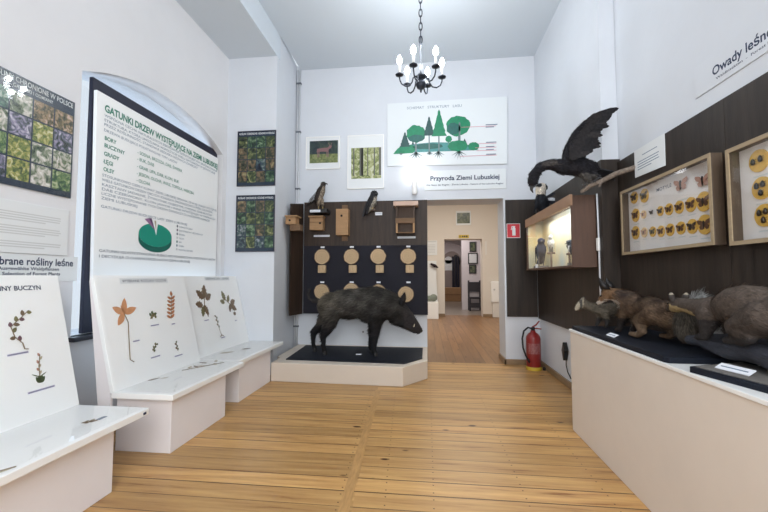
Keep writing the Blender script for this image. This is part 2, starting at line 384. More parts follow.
def text(s, pl, u, v, h, m, parent, d=.002, width=None, align='LEFT', bold=0., spacing=1., name='lettering', shear=0.):
    c = bpy.data.curves.new(name, 'FONT'); c.body = s; c.size = h/.72; c.align_x = align; c.offset = bold*h; c.space_line = spacing; c.resolution_u = 3; c.shear = shear
    t = bpy.data.objects.new('tmp', c); COL.objects.link(t)
    bpy.context.view_layer.update()
    me = bpy.data.meshes.new_from_object(t.evaluated_get(bpy.context.evaluated_depsgraph_get()))
    bpy.data.objects.remove(t); bpy.data.curves.remove(c)
    co = np.zeros(len(me.vertices)*3); me.vertices.foreach_get('co', co); co = co.reshape(-1, 3)
    k = 1.
    if width and len(co):
        k = width/max(1e-6, co[:, 0].max()-co[:, 0].min())
    off = root_of(parent) if parent else Vector()
    out = []
    for p in co: out += list(pl(u+p[0]*k, v+p[1], d)-off)
    me.vertices.foreach_set('co', out); me.materials.clear(); me.materials.append(m); me.update(); me.name = name
    o = bpy.data.objects.new(name, me); COL.objects.link(o)
    if parent: o.parent = parent
    return o

# ---- rounded bodies (animals, birds, rocks): overlapping tapered masses fused into ONE continuous skin
def _ico(n):
    bm = bmesh.new(); bmesh.ops.create_icosphere(bm, subdivisions=n, radius=1.0)
    v = np.array([p.co[:] for p in bm.verts]); f = [tuple(x.index for x in q.verts) for q in bm.faces]; bm.free(); return v, f
ICO = _ico(2)
def E(c, r, rot=(0, 0, 0)): return ('e', c, r, rot)
def Cp(*a): return ('c', a)                         # Cp((p, r), (p, r), ...) a tapered limb through points

def fused(prims, voxel, smooth_it=5):
    vs, fs = [], []
    def put(v):
        b = sum(len(x) for x in vs); vs.append(v); fs.extend([tuple(b+i for i in q) for q in ICO[1]])
    for p in prims:
        if p[0] == 'e':
            Rm = np.array(Euler(p[3]).to_matrix()); put((ICO[0]*np.array(p[2])) @ Rm.T+np.array(p[1]))
        else:
            a = p[1]
            for (p0, r0), (p1, r1) in zip(a[:-1], a[1:]):
                p0, p1 = np.array(p0, float), np.array(p1, float); L = np.linalg.norm(p1-p0)
                n = max(2, int(L/(min(r0, r1)*.45))+1)
                for t in np.linspace(0, 1, n): put(ICO[0]*(r0+(r1-r0)*t)+p0+(p1-p0)*t)
    me = bpy.data.meshes.new('t'); me.from_pydata(np.concatenate(vs).tolist(), [], fs)
    o = bpy.data.objects.new('t', me); COL.objects.link(o)
    rm = o.modifiers.new('r', 'REMESH'); rm.mode = 'VOXEL'; rm.voxel_size = voxel
    sm = o.modifiers.new('s', 'SMOOTH'); sm.iterations = smooth_it; sm.factor = .5
    bpy.context.view_layer.update()
    m2 = bpy.data.meshes.new_from_object(o.evaluated_get(bpy.context.evaluated_depsgraph_get()))
    bpy.data.objects.remove(o); bpy.data.meshes.remove(me)
    co = np.zeros(len(m2.vertices)*3); m2.vertices.foreach_get('co', co); co = co.reshape(-1, 3)
    no = np.zeros(len(m2.vertices)*3); m2.vertices.foreach_get('normal', no); no = no.reshape(-1, 3)
    faces = [tuple(q.vertices) for q in m2.polygons]; bpy.data.meshes.remove(m2)
    return co, no, faces

def body(name, prims, voxel, tone, parent, m='fur', smooth_it=5, hair=0, hlen=.03, hw=.004, flow=None, lift=.25, top=None):
    """One continuous body with its coat: TONE(p) -> colour; HAIR strands of length HLEN lie along FLOW(p)."""
    co, no, faces = fused(prims, voxel, smooth_it)
    cols = np.array([tone(p) for p in co]); cols = np.concatenate([cols, np.ones((len(cols), 1))], 1)
    V, F, T = co.tolist(), list(faces), cols.tolist()
    if hair:
        idx = np.random.randint(0, len(co), hair)
        for i in idx:
            if top and top(co[i]) <= 0: continue
            p = co[i]+np.random.normal(0, voxel*.4, 3); n = no[i]
            f = np.array(flow(p), float)+np.random.normal(0, .22, 3); f = f-n*f.dot(n); f = f/(np.linalg.norm(f)+1e-6)
            d = f*(1-lift)+n*lift; d /= np.linalg.norm(d)
            l = hlen*(top(p) if top else 1.)*random.uniform(.6, 1.25); s = np.cross(d, n); s = s/(np.linalg.norm(s)+1e-6)*hw
            k = random.uniform(.5, 1.75); b = len(V); c = np.append(cols[i][:3]*k, 1).tolist()
            q = p-n*.002
            mid = q+d*l*.55+n*l*.04; tip = q+d*l-n*l*.06
            V += [(q-s).tolist(), (q+s).tolist(), (mid+s*.7).tolist(), (mid-s*.7).tolist(), tip.tolist()]; F += [(b, b+1, b+2, b+3), (b+3, b+2, b+4)]; T += [c]*5
    mb = MB(); mb.v = V; mb.f = F; mb.tone = T
    return mb.build(name, M[m], parent, smooth=True)

def plates(name, items, parent, m='plumage'):
    """Feathers: items (root, tip, side vector, half width, colour, thickness) as thin solid vanes in one part."""
    mb = MB(); T = []
    for root, tip, side, w, col, th in items:
        root, tip, side = Vector(root), Vector(tip), Vector(side).normalized(); ax = (tip-root); n = ax.cross(side).normalized()*th
        pts = []
        for t, k in ((0, .45), (.25, .9), (.7, 1.), (.93, .6), (1., .08)):
            pts.append((root+ax*t-side*w*k)); 
        rev = []
        for t, k in ((0, .45), (.25, .9), (.7, 1.), (.93, .6), (1., .08)):
            rev.append((root+ax*t+side*w*k))
        ring = pts+rev[::-1]; N = len(ring)
        mb.add([p+n for p in ring]+[p-n for p in ring], [tuple(range(N)), tuple(range(2*N-1, N-1, -1))]+[(i, N+i, N+(i+1) % N, (i+1) % N) for i in range(N)])
        T += [tuple(col[:3])+(1,)]*(2*N)
    mb.tone = T
    return mb.build(name, M[m], parent)

# ================================================================ the room
def slab(name, boxes, m, bevel=0.):
    mb = MB()
    for b in boxes: mb.box(*b)
    return struct(mb.build(name, M[m], bevel=bevel))
slab('floor', [(-2.7, -1.6, -.06, 1.8, 5.76, 0)], 'floor')
slab('ceiling', [(-1.97, -1.7, 4.53, 1.9, 5.9, 4.63)], 'ceil')
slab('ceiling_alcove', [(-2.8, -1.7, 4.2, -1.97, 4.9, 4.63)], 'ceil')
struct(MB().prism([(-2.8, 4.79), (-1.97, 4.79), (-2.04, 5.8), (-2.8, 5.8)], lambda u, v, d: (u, v, d), 0, 4.6).build('wall_pier', M['wall']))
slab('wall_back', [(-2.3, 5.75, 0, 0, 6.22, 4.6), (1.12, 5.75, 0, 1.9, 6.22, 4.6), (0, 5.75, 2.405, 1.12, 6.22, 4.6)], 'wall')
slab('wall_right_far', [(1.60, 3.66, 0, 1.95, 5.8, 4.6)], 'wall')
slab('wall_right_near', [(1.74, -1.6, 0, 1.95, 3.68, 4.6)], 'wall')
slab('wall_rear', [(-2.8, -1.75, 0, -1.25, -1.6, 4.6), (1.55, -1.75, 0, 1.9, -1.6, 4.6), (-1.25, -1.75, 0, 1.55, -1.6, .9), (-1.25, -1.75, 4.1, 1.55, -1.6, 4.6)], 'wall')

# side wall with its arched window recess
AY0, AY1, SPR, CRN, SILL = 2.62, 4.69, 2.85, 3.10, .80
def arch_pts(n=24):
    c, h = (AY0+AY1)/2, (AY1-AY0)/2; out = []
    R = (h*h+(CRN-SPR)**2)/(2*(CRN-SPR)); a0 = math.asin(h/R)
    for i in range(n+1):
        a = -a0+2*a0*i/n; out.append((c+R*math.sin(a), CRN-R+R*math.cos(a)))
    return out
mb = MB(); ap = arch_pts()
for x, s in ((-2.65, 1), (-3.05, -1)):
    q = lambda a, b, c, d: mb.add([(x, *a), (x, *b), (x, *c), (x, *d)], [(0, 1, 2, 3) if s > 0 else (3, 2, 1, 0)])
    q((-1.7, 0), (AY0, 0), (AY0, 4.4), (-1.7, 4.4)); q((AY1, 0), (4.95, 0), (4.95, 4.4), (AY1, 4.4)); q((AY0, 0), (AY1, 0), (AY1, SILL), (AY0, SILL))
    for (a, b) in zip(ap[:-1], ap[1:]): q(a, b, (b[0], 4.4), (a[0], 4.4))
ring = [(AY0, SILL), (AY1, SILL)]+ap[::-1]
for a, b in zip(ring, ring[1:]+ring[:1]): mb.add([(-2.65, *a), (-2.65, *b), (-3.05, *b), (-3.05, *a)], [(0, 1, 2, 3)])
struct(mb.build('wall_left', mat('wall_paint_lit', (228, 228, 230), .85, bump=.08, bscale=25, noise=.04, nscale=2.)))  # room wall paint made lighter, standing in for stronger light on this side
mb = MB().box(-2.72, 2.60, SILL-.035, -2.60, 4.70, SILL)
struct(mb.build('trim_1', M['sill'], bevel=.006))
# the window itself: pale tympanum, dark metal frame, glass
w1 = bpy.data.objects.new('window_1', None); COL.objects.link(w1); w1.location = (-2.85, 3.65, SILL); struct(w1)
mb = MB(); WP = Plane((-2.88, 0, 0), (0, 1, 0), (0, 0, 1))
mb.prism([(AY0, SILL), (AY1, SILL)]+ap[::-1], WP, .03, .036); mb.build('pane', M['pane'], w1)
mb = MB()
for a in ((2.795, SILL, 2.98, 2.80), (2.795, 2.80, 2.87, 2.90), (4.61, SILL, 4.685, 2.90), (2.87, 2.80, 4.61, 2.90), (2.98, SILL, 4.61, .88), (3.62, .88, 3.70, 2.80)): WP.rect(mb, *a, .12, .155)
for y in (3.12, 4.12): WP.rect(mb, y-.12, 2.765, y+.12, 2.80, .13, .185)
mb.build('window_frame', M['frame_dark'], w1, bevel=.004)
mb = MB()
for a in ((2.985, SILL+.08, 3.0, 2.77), (2.985, 2.775, 4.60, 2.795)): WP.rect(mb, *a, .14, .165)
mb.build('frame_edge', M['frame_edge'], w1)

# unseen window behind the viewer, added as an opening for the fill light
w2 = bpy.data.objects.new('added_rear_window', None); COL.objects.link(w2); w2.location = (.15, -1.68, .9); struct(w2)
mb = MB()
for x in (-1.25, -.34, .57, 1.49): mb.box(x, -1.70, .9, x+.06, -1.64, 4.1)
for z in (.9, 3.1, 4.04): mb.box(-1.25, -1.70, z, 1.55, -1.64, z+.06)
mb.build('window_frame', M['white'], w2)

# floor strip across the boards, skirting
mb = MB(); mb.add([(-.575, 4.30, .003), (-.515, 4.30, .003), (-.375, 1.0, .003), (-.435, 1.0, .003)], [(0, 3, 2, 1)])
for p in ((-.575, 4.30), (-.515, 4.30)): pass
struct(mb.build('trim_2', M['strip']))
slab('baseboard_back', [(1.10, 5.725, 0, 1.60, 5.75, .075), (1.10, 5.725, 0, 1.125, 6.22, .075)], 'skirt', .004)
slab('baseboard_right', [(1.575, 3.0, 0, 1.60, 5.725, .075)], 'skirt', .004)

# the room beyond and the corridor
slab('floor_next_room', [(-1.6, 5.76, -.06, 3.3, 12.9, 0)], 'floor2')
slab('ceiling_next_room', [(-1.6, 6.2, 4.1, 3.3, 12.5, 4.2)], 'wall_warm')
slab('wall_next_room', [(-1.7, 6.2, 0, -1.6, 12.5, 4.1), (3.2, 6.2, 0, 3.3, 12.5, 4.1), (-1.6, 6.22, 0, -.9, 6.25, 4.1)], 'wall_warm')
slab('wall_next_room_end', [(-1.6, 12.4, 0, .56, 12.85, 4.1), (1.74, 12.4, 0, 3.3, 12.85, 4.1), (.56, 12.4, 2.46, 1.74, 12.85, 4.1)], 'wall_warm')
slab('baseboard_next_room', [(1.74, 12.37, 0, 3.2, 12.4, .09), (-1.6, 12.37, 0, .56, 12.4, .09)], 'skirt')
slab('floor_corridor', [(-.6, 12.85, -.06, 3.4, 22.2, -.002)], 'floor3')
slab('ceiling_corridor', [(-.6, 12.85, 3.3, 3.4, 22.2, 3.4)], 'corr_wall')
slab('wall_corridor', [(1.33, 15.0, 0, 3.4, 15.3, 3.3), (-.6, 12.85, 0, -.5, 22.1, 3.3), (1.9, 15.3, 0, 2.0, 22.1, 3.3), (3.3, 12.85, 0, 3.4, 15, 3.3)], 'corr_wall')
# end wall of the corridor with an arched niche, and an arch spanning the corridor before it
mb = MB(); EP = Plane((0, 22.0, 0), (1, 0, 0), (0, 0, 1)); EP.rect(mb, -.5, 0, 1.95, 3.3, -.05, 0)
struct(mb.build('wall_corridor_end', M['corr_wall']))
mb = MB(); SP = Plane((0, 18.5, 0), (1, 0, 0), (0, 0, 1))
arc = [(.70+1.25*math.cos(math.pi*t/16), 2.30+.62*math.sin(math.pi*t/16)) for t in range(17)]
for a, b in zip(arc[:-1], arc[1:]): mb.prism([a, b, (b[0], 3.3), (a[0], 3.3)][::-1], SP, -.35, 0)
struct(mb.build('trim_3', M['corr_wall']))
mb = MB(); EP.rect(mb, .90, .02, 1.90, 2.2, .0, .03); EP.disc(mb, 1.4, 2.2, .5, .0, .03, 24)
o = thing('arched_dark_doorway', 'dark arched recess with a pale rounded window at the far end of the corridor', 'doorway', (1.4, 21.97, 0))
mb.build('recess', mat('dim_recess_paint', (150, 138, 134), .8), o)
MB().prism([(1.46, .02), (1.80, .02), (1.80, 2.3), (1.70, 2.5), (1.56, 2.5), (1.46, 2.35)], EP, .031, .06).build('dark_door', M['chair'], o)
mb = MB().use(M['paper']); EP.rect(mb, 1.0, 1.62, 1.42, 2.2, .035, .05); EP.disc(mb, 1.21, 2.2, .21, .035, .05, 20); mb.build('pale_window', None, o)
mb = MB(); 
for x in (1.44, 1.62, 1.76): mb.tube([(x, 21.85, 0), (x, 21.85, 2.4)], .04, 10)
mb.build('column', M['frame_dark'], o)
mb = MB().box(.75, 20.0, 0, 1.85, 20.6, .70); o = mb.build('reception_counter', M['nest'], bevel=.01)
tag(o, 'low pale wooden counter far down the corridor', 'counter')
mb = MB().box(.75, 19.985, .34, 1.85, 20.0, .36); mb.build('counter_rail', M['nest_dark'], o)

# ================================================================ display panels on the walls
PB = Plane((0, 5.66, 0), (1, 0, 0), (0, 0, 1))
t = thing('wall_display_board', 'large dark display panel on the end wall behind the wild boar', 'panel', (-.95, 5.70, .70))
mb = MB(); PB.rect(mb, -1.862, 1.72, .01, 2.39, -.06, 0); mb.build('wood_section', M['panel'], t)
mb = MB(); PB.rect(mb, -1.862, .70, .01, 1.72, -.06, 0); mb.build('cloth_section', M['navy'], t)
t = thing('wall_display_board', 'narrow dark wooden board closing the corner in front of the pipes', 'panel', (-1.93, 5.45, .70))
mb = MB().prism([(-1.955, 5.30), (-1.935, 5.29), (-1.865, 5.64), (-1.885, 5.65)], lambda u, v, d: (u, v, d if d < 1 else d-.19*(5.65-v)), .70, 2.37); mb.build('board', M['panel'], t)
t = thing('wall_display_board', 'dark wooden panel beside the doorway carrying the fire extinguisher sign', 'panel', (1.36, 5.74, .68))
mb = MB().box(1.145, 5.72, .68, 1.57, 5.749, 2.375); mb.build('board', M['panel_r'], t)
t = thing('wall_display_board', 'dark wooden wall panel behind the lit showcase', 'panel', (1.59, 4.7, .66))
mb = MB().box(1.575, 3.66, .66, 1.599, 5.72, 2.315); mb.build('board', M['panel_r'], t)
t = thing('wall_display_board', 'narrow dark panel on the wall corner between lit showcase and insect cases', 'panel', (1.66, 3.65, .83))
mb = MB().box(1.575, 3.635, .66, 1.739, 3.659, 2.315); mb.build('board', M['panel_r'], t)
t = thing('wall_display_board', 'long dark wooden wall panel carrying the two insect cases', 'panel', (1.73, 1.9, .83))
mb = MB()
for a, b in ((2.38, 3.63), (1.13, 2.38), (-.2, 1.13)): mb.box(1.715, a+.002, .80, 1.739, b, 2.285)
mb.build('boards', M['panel_r'], t)

# ================================================================ slanted plant displays on the side of the window
def bench_plane(x0): return Plane((x0, 0, .43), (0, 1, 0), (-.2, 0, .83))
def bench(y0, y1, x0, xf, base, xb, label):
    t = thing('plant_display_bench', label, 'display bench', ((x0+xf)/2, (y0+y1)/2, 0), 'slanted display benches')
    mb = MB().box(x0-.026, base[0], 0, xb, base[1], .388); mb.build('base', M['bench'], t, bevel=.004)
    mb = MB().box(x0-.02, y0, .388, xf, y1, .428); mb.build('flat_board', M['white'], t, bevel=.004)
    P = bench_plane(x0); mb = MB(); P.rect(mb, y0, .0, y1, .855, -.03, 0); mb.build('slanted_board', M['board'], t, bevel=.003)
    mb = MB(); P.rect(mb, y0+.012, .012, y1-.012, .843, .011, .013); mb.build('cover_glass', M['bench_glass'], t)
    mb = MB().box(x0+.02, y0+.012, .4375, xf-.012, y1-.012, .4395); mb.build('flat_glass', M['bench_glass'], t)
    for y in (y0+.004, y1-.024): MB().prism([(x0-.028, 0), (x0-.028, .387), (x0-.036, .44), (x0-.225, 1.225), (x0-.232, 1.225), (x0-.085, 0)], lambda u, v, d: (u, d, v), y, y+.02).build('side_panel', M['bench'], t)
    return t, P
b1, P1 = bench(1.20, 2.29, -2.23, -1.745, (1.36, 2.117), -1.83, 'white slanted plant display bench beside the protected plants poster, lettered for beech woods')
b2, P2 = bench(2.545, 3.598, -2.215, -1.765, (2.605, 3.351), -1.815, 'white slanted plant display bench with a five-part orange leaf under the window')
b3, P3 = bench(3.61, 4.785, -2.285, -1.83, (3.716, 4.497), -1.875, 'white slanted plant display bench with brown oak leaves beside the boar plinth')
mb = MB().box(-1.746, 2.24, .398, -1.742, 2.262, .412); mb.build('edge_clip', M['navy_text'], b1)
text('ROŚLINY BUCZYN', P1, 1.825, .762, .028, M['navy_text'], b1, width=.335, bold=.025)
for (t, P, s, y0, y1, v) in ((b2, P2, 'WYBRANE ROŚLINY OLSÓW', 2.80, 3.32, .80), (b3, P3, 'DĘBOWE LASY - GRĄDY', 4.08, 4.58, .812)):
    mb = MB(); P.rect(mb, y0-.02, v-.012, y1+.02, v+.034, .0006, .0014); mb.build('heading_strip', M['paper'], t)
    text(s, P, y0, v, .022, M['navy_text'], t, width=y1-y0)

def leaf_outline(L, w, n=7, lobed=0):
    a = []
    for i in range(n+1):
        s = i/n; r = math.sin(math.pi*s**.85)**.8 if 0 < s < 1 else 0
        if lobed: r *= 1-.38*(i % 2)
        a.append((s*L, r*w))
    return a+[(x, -y) for x, y in a[-2:0:-1]]
def put_leaf(mb, P, u, v, ang, L, w, m, d=.001, lobed=0):
    c, s = math.cos(ang), math.sin(ang)
    mb.use(m); mb.prism([(u+x*c-y*s, v+x*s+y*c) for x, y in leaf_outline(L, w, 9 if lobed else 7, lobed)], P, d, d+.0016)
def put_stem(mb, P, pts, r, m, d=None): mb.use(m).tube([P(u, v, r+.0006) for u, v in pts], r, 5)
GP = 'pressed plants on the display benches'
def plant(label, P, u, v, leaves, stems, stem_m='stem', group=GP):
    """leaves: (u, v, angle in degrees, length, half width, material[, lobed])"""
    t = thing('pressed_plant', label, 'pressed plant', P(u, v, .001), group)
    for a in leaves:
        mb = MB(); put_leaf(mb, P, a[0], a[1], math.radians(a[2]), a[3], a[4], M[a[5]], .001, a[6] if len(a) > 6 else 0); mb.build('leaf', None, t)
    if stems:
        mb = MB()
        for pts, r in stems: put_stem(mb, P, pts, r, M[stem_m])
        mb.build('stem', None, t)
    return t
def sprig(P, pts, n, L, w, ms, r=.0025, spread=50):
    """Leaves set alternately along a stem."""
    out = []; pts = [Vector((a, b)) for a, b in pts]
    for i in range(n):
        s = (i+.6)/n*(len(pts)-1); k = min(int(s), len(pts)-2); p = pts[k].lerp(pts[k+1], s-k); d = pts[k+1]-pts[k]
        a = math.degrees(math.atan2(d.y, d.x))+(spread if i % 2 else -spread)
        out.append((p.x, p.y, a, L*random.uniform(.8, 1.15), w, ms[i % len(ms)]))
    return out, [([tuple(p) for p in pts], r)]
def slip(P, u0, u1, v, label, h=.0095, m='lilac'):
    mb = MB(); P.rect(mb, u0, v, u1, v+h*1.25, .0008, .0016); o = mb.build('name_slip', M[m])
    mb = MB(); P.rect(mb, u0+.004, v+.004, u1-.004, v+.007, .0018, .0022); mb.build('print_line', M['navy_text'], o)
    return tag(o, label, 'label', 'name slips on the display benches')

l, s = sprig(P1, [(2.004, .45), (1.968, .49), (1.955, .55), (1.985, .575), (2.02, .60), (2.065, .637)], 9, .036, .011, ['leaf_mauve', 'leaf_brown', 'leaf_olive'])
plant('slender pressed sprig with dull mauve leaves, upper plant on the beech wood board', P1, 1.99, .41, l, s+[([(2.03, .41), (2.01, .414), (2.004, .45)], .003)])
l, s = sprig(P1, [(2.07, .24), (2.074, .30), (2.09, .365)], 6, .026, .007, ['leaf_tan', 'wing_pink'], spread=35)
plant('small pressed plant with pale spike and green root, lower plant on the beech wood board', P1, 2.07, .2,
      l+[(2.07, .20, a, .045, .012, 'leaf_green') for a in (70, 95, 120, 50)]+[(2.07, .235, 150, .05, .003, 'leaf_green'), (2.07, .235, 25, .05, .003, 'leaf_green')], s)
slip(P1, 1.915, 2.03, .388, 'slip under the mauve sprig on the beech wood board')
slip(P1, 1.99, 2.15, .155, 'slip under the pale spike on the beech wood board')
plant('large pressed orange leaf with five fingers and a long curved stalk', P2, 2.76, .55,
      [(2.762, .552, a, L, .027, 'leaf_orange') for a, L in ((75, .125), (150, .115), (15, .14), (228, .115))]+[(2.765, .56, 110, .06, .012, 'leaf_orange')],
      [([(2.762, .55), (2.785, .48), (2.768, .38), (2.755, .30), (2.738, .195), (2.772, .17)], .0035)])
l, s = sprig(P2, [(3.03, .48), (3.05, .51), (3.07, .52), (3.10, .50)], 7, .032, .012, ['leaf_olive', 'leaf_green'])
plant('small olive pressed sprig between the orange leaf and the rust coloured frond', P2, 3.066, .51, l, s)
lv = []
for i in range(6):
    v = .462+i*.034; lv += [(3.29+i*.011, v, 28, .064, .0125, 'leaf_rust'), (3.29+i*.011, v, 155, .060, .0125, 'leaf_rust')]
plant('rust coloured pressed frond of paired leaflets on the middle bench', P2, 3.3, .46, lv+[(3.35, .66, 80, .05, .017, 'leaf_rust')], [([(3.285, .455), (3.35, .67)], .003)])
l, s = sprig(P2, [(3.0, .20), (3.005, .235), (3.05, .265)], 7, .022, .009, ['leaf_green', 'leaf_olive'])
plant('tiny dark green pressed herb low on the middle bench, nearer the orange leaf', P2, 3.0, .2, l, s)
l, s = sprig(P2, [(3.295, .155), (3.29, .19), (3.292, .24)], 5, .024, .009, ['leaf_green', 'leaf_brown'])
plant('tiny dark pressed herb low on the middle bench, below the rust coloured frond', P2, 3.29, .2, l, s)
for a, b in (((2.80, 2.87, .318), 'slip beside the stalk of the large orange leaf'), ((3.02, 3.12, .415), 'slip under the small olive sprig on the middle bench'), ((3.28, 3.33, .397), 'short slip under the rust coloured frond'),
             ((2.955, 3.065, .155), 'slip under the tiny herb nearer the orange leaf'), ((3.24, 3.35, .108), 'slip low on the middle bench at the far lower corner')):
    slip(P2, *a, b)
def oak(u, v, ang, L, m): return (u, v, ang, L, L*.34, m, 1)
plant('brown pressed oak twig with five lobed leaves on the far bench', P3, 3.97, .52,
      [oak(3.98, .60, 75, .16, 'leaf_brown'), oak(3.97, .60, 140, .15, 'leaf_brown'), oak(4.0, .59, 25, .13, 'leaf_brown'), oak(3.93, .53, 170, .13, 'leaf_brown'), oak(3.93, .52, 250, .12, 'leaf_olive'), oak(3.94, .53, 300, .13, 'leaf_brown')],
      [([(3.975, .61), (3.95, .50), (3.985, .40)], .004)])
plant('olive and brown pressed leaf twig at the outer end of the far bench', P3, 4.47, .52,
      [oak(4.40, .55, 110, .13, 'leaf_olive'), oak(4.38, .53, 165, .10, 'leaf_olive'), oak(4.45, .53, 60, .10, 'leaf_olive'), oak(4.50, .50, 20, .13, 'leaf_brown'), oak(4.50, .49, 330, .14, 'leaf_brown'), oak(4.49, .50, 250, .10, 'leaf_brown')],
      [([(4.38, .58), (4.47, .51), (4.56, .46)], .004)])
plant('three-lobed dark pressed seed at the outer end of the far bench', P3, 4.556, .36, [(4.556, .355, a, .05, .014, 'leaf_brown') for a in (60, 90, 120)], [])
l, s = sprig(P3, [(4.15, .24), (4.14, .32), (4.135, .39)], 6, .035, .009, ['leaf_green', 'leaf_brown'], r=.002)
plant('thin pressed seedling with long stalk in the middle of the far bench', P3, 4.15, .3, l, s+[([(4.15, .24), (4.172, .165)], .002), ([(4.14, .15), (4.172, .168), (4.205, .152)], .004)])
for a, b in (((3.90, 3.985, .358), 'slip under the brown oak twig on the far bench'), ((4.53, 4.57, .285), 'short slip under the dark seed on the far bench'), ((4.15, 4.24, .130), 'slip under the thin seedling on the far bench')):
    slip(P3, *a, b)
# plants lying on the flat boards
FP = Plane((0, 0, .429), (0, 1, 0), (-1, 0, 0))     # u = y, v = -x
plant('row of faded dried leaves lying on the flat board of the middle bench', FP, 3.4, 2.1, [(3.28+.055*i, 2.13-.045*(i % 4)-.01*i, 20+37*i % 90, .09, .016, ('leaf_tan', 'leaf_brown', 'leaf_tan')[i % 3]) for i in range(6)], [([(3.2, 2.14), (3.54, 1.94)], .003)])
plant('single narrow brown leaf lying on the flat board of the middle bench', FP, 2.92, 2.16, [(2.86, 2.20, -20, .10, .014, 'leaf_brown'), (2.93, 2.14, -30, .06, .010, 'leaf_tan')], [])
plant('tan folded leaf lying on the flat board of the far bench', FP, 4.0, 2.15, [(3.95, 2.22, -40, .16, .035, 'leaf_tan')], [])
plant('small brown leaf lying on the flat board of the far bench', FP, 4.25, 2.06, [(4.20, 2.09, -35, .11, .028, 'leaf_brown')], [])
plant('thin dry stalk lying on the flat board of the beech wood bench', FP, 1.47, 1.8, [(1.45, 1.80, -20, .07, .008, 'leaf_tan')], [([(1.40, 1.84), (1.52, 1.77)], .003)])
l, s = sprig(FP, [(2.0, 1.93), (2.03, 1.915), (2.05, 1.90)], 5, .03, .009, ['leaf_brown', 'leaf_olive'])
plant('tiny dried sprig beside a dark slip on the flat beech wood board', FP, 2.03, 1.91, l, s)
slip(FP, 2.06, 2.115, 1.875, 'dark slip lying on the flat beech wood board', h=.02, m='blue_text')

# ================================================================ things on the window wall
def poster(label, pl, u0, v0, u1, v1, cols, rows, prints, title, name='plant_poster', cat='poster', tm=.055, group=None, sub=None, seed=0):
    t = thing(name, label, cat, pl((u0+u1)/2, v0, 0), group)
    mb = MB(); pl.rect(mb, u0, v0, u1, v1, .001, .012); mb.build('backing', M['poster_dark'], t)
    mb = MB(); W, H = u1-u0, v1-v0; g = W*.018; bot = H*.06
    cw, ch = (W-g)/cols, (H-tm-bot)/rows; rnd = random.Random(seed)
    for i in range(cols):
        for j in range(rows):
            mb.use(rnd.choice(prints)); pl.rect(mb, u0+g+i*cw, v0+bot+j*ch, u0+(i+1)*cw, v0+bot+(j+1)*ch-g, .012, .0128)
    mb.build('print', None, t)
    text(title, pl, u0+W*.03, v1-tm*(.5 if sub else .72), tm*(.36 if sub else .45), M['paper'], t, d=.0135, width=W*.94, bold=.015)
    if sub: text(sub, pl, u0+W*.28, v1-tm*.88, tm*.24, M['paper'], t, d=.0135, width=W*.44, bold=.015)
    return t
pt = poster('dark poster of protected plant photographs, beside the window arch', LW, 1.955, 1.835, 2.56, 2.565, 4, 4, P_GREEN, 'ROŚLINY CHRONIONE W POLSCE', sub='GATUNKI I ODMIANY', tm=.10, seed=4)
mb = MB(); LW.rect(mb, 1.955, 1.835, 2.56, 2.565, .0142, .0162); mb.build('glazing', M['glass'], pt)
t = thing('text_sheet', 'framed sheet of pale grey text below the protected plants poster', 'notice', LW(2.25, 1.41))
mb = MB(); LW.rect(mb, 1.90, 1.405, 2.553, 1.742, .001, .012); mb.build('sheet', M['paper'], t, bevel=.002)
mb = MB()
for z0, n in ((1.665, 4), (1.575, 4), (1.475, 3)):
    for i in range(n): LW.rect(mb, 1.94, z0-.016*i, 2.50-(.12 if i == n-1 else random.uniform(0, .02)), z0-.016*i+.008, .012, .0124)
mb.build('print_lines', M['paper_text'], t)
t = thing('title_sign', 'white strip with the heading Wybrane rośliny leśne on the window wall', 'sign', LW(2.3, 1.21))
mb = MB(); LW.rect(mb, 1.95, 1.22, 2.645, 1.400, .001, .006); mb.build('sheet', M['paper'], t)
text('Wybrane rośliny leśne', LW, 2.01, 1.330, .050, M['navy_text'], t, d=.0065, width=.60, bold=.03)
text('Ausgewählte Waldpflanzen', LW, 2.10, 1.296, .021, M['navy_text'], t, d=.0065, width=.40, bold=.03)
text('A Selection of Forest Plants', LW, 2.09, 1.262, .021, M['navy_text'], t, d=.0065, width=.42, bold=.03)

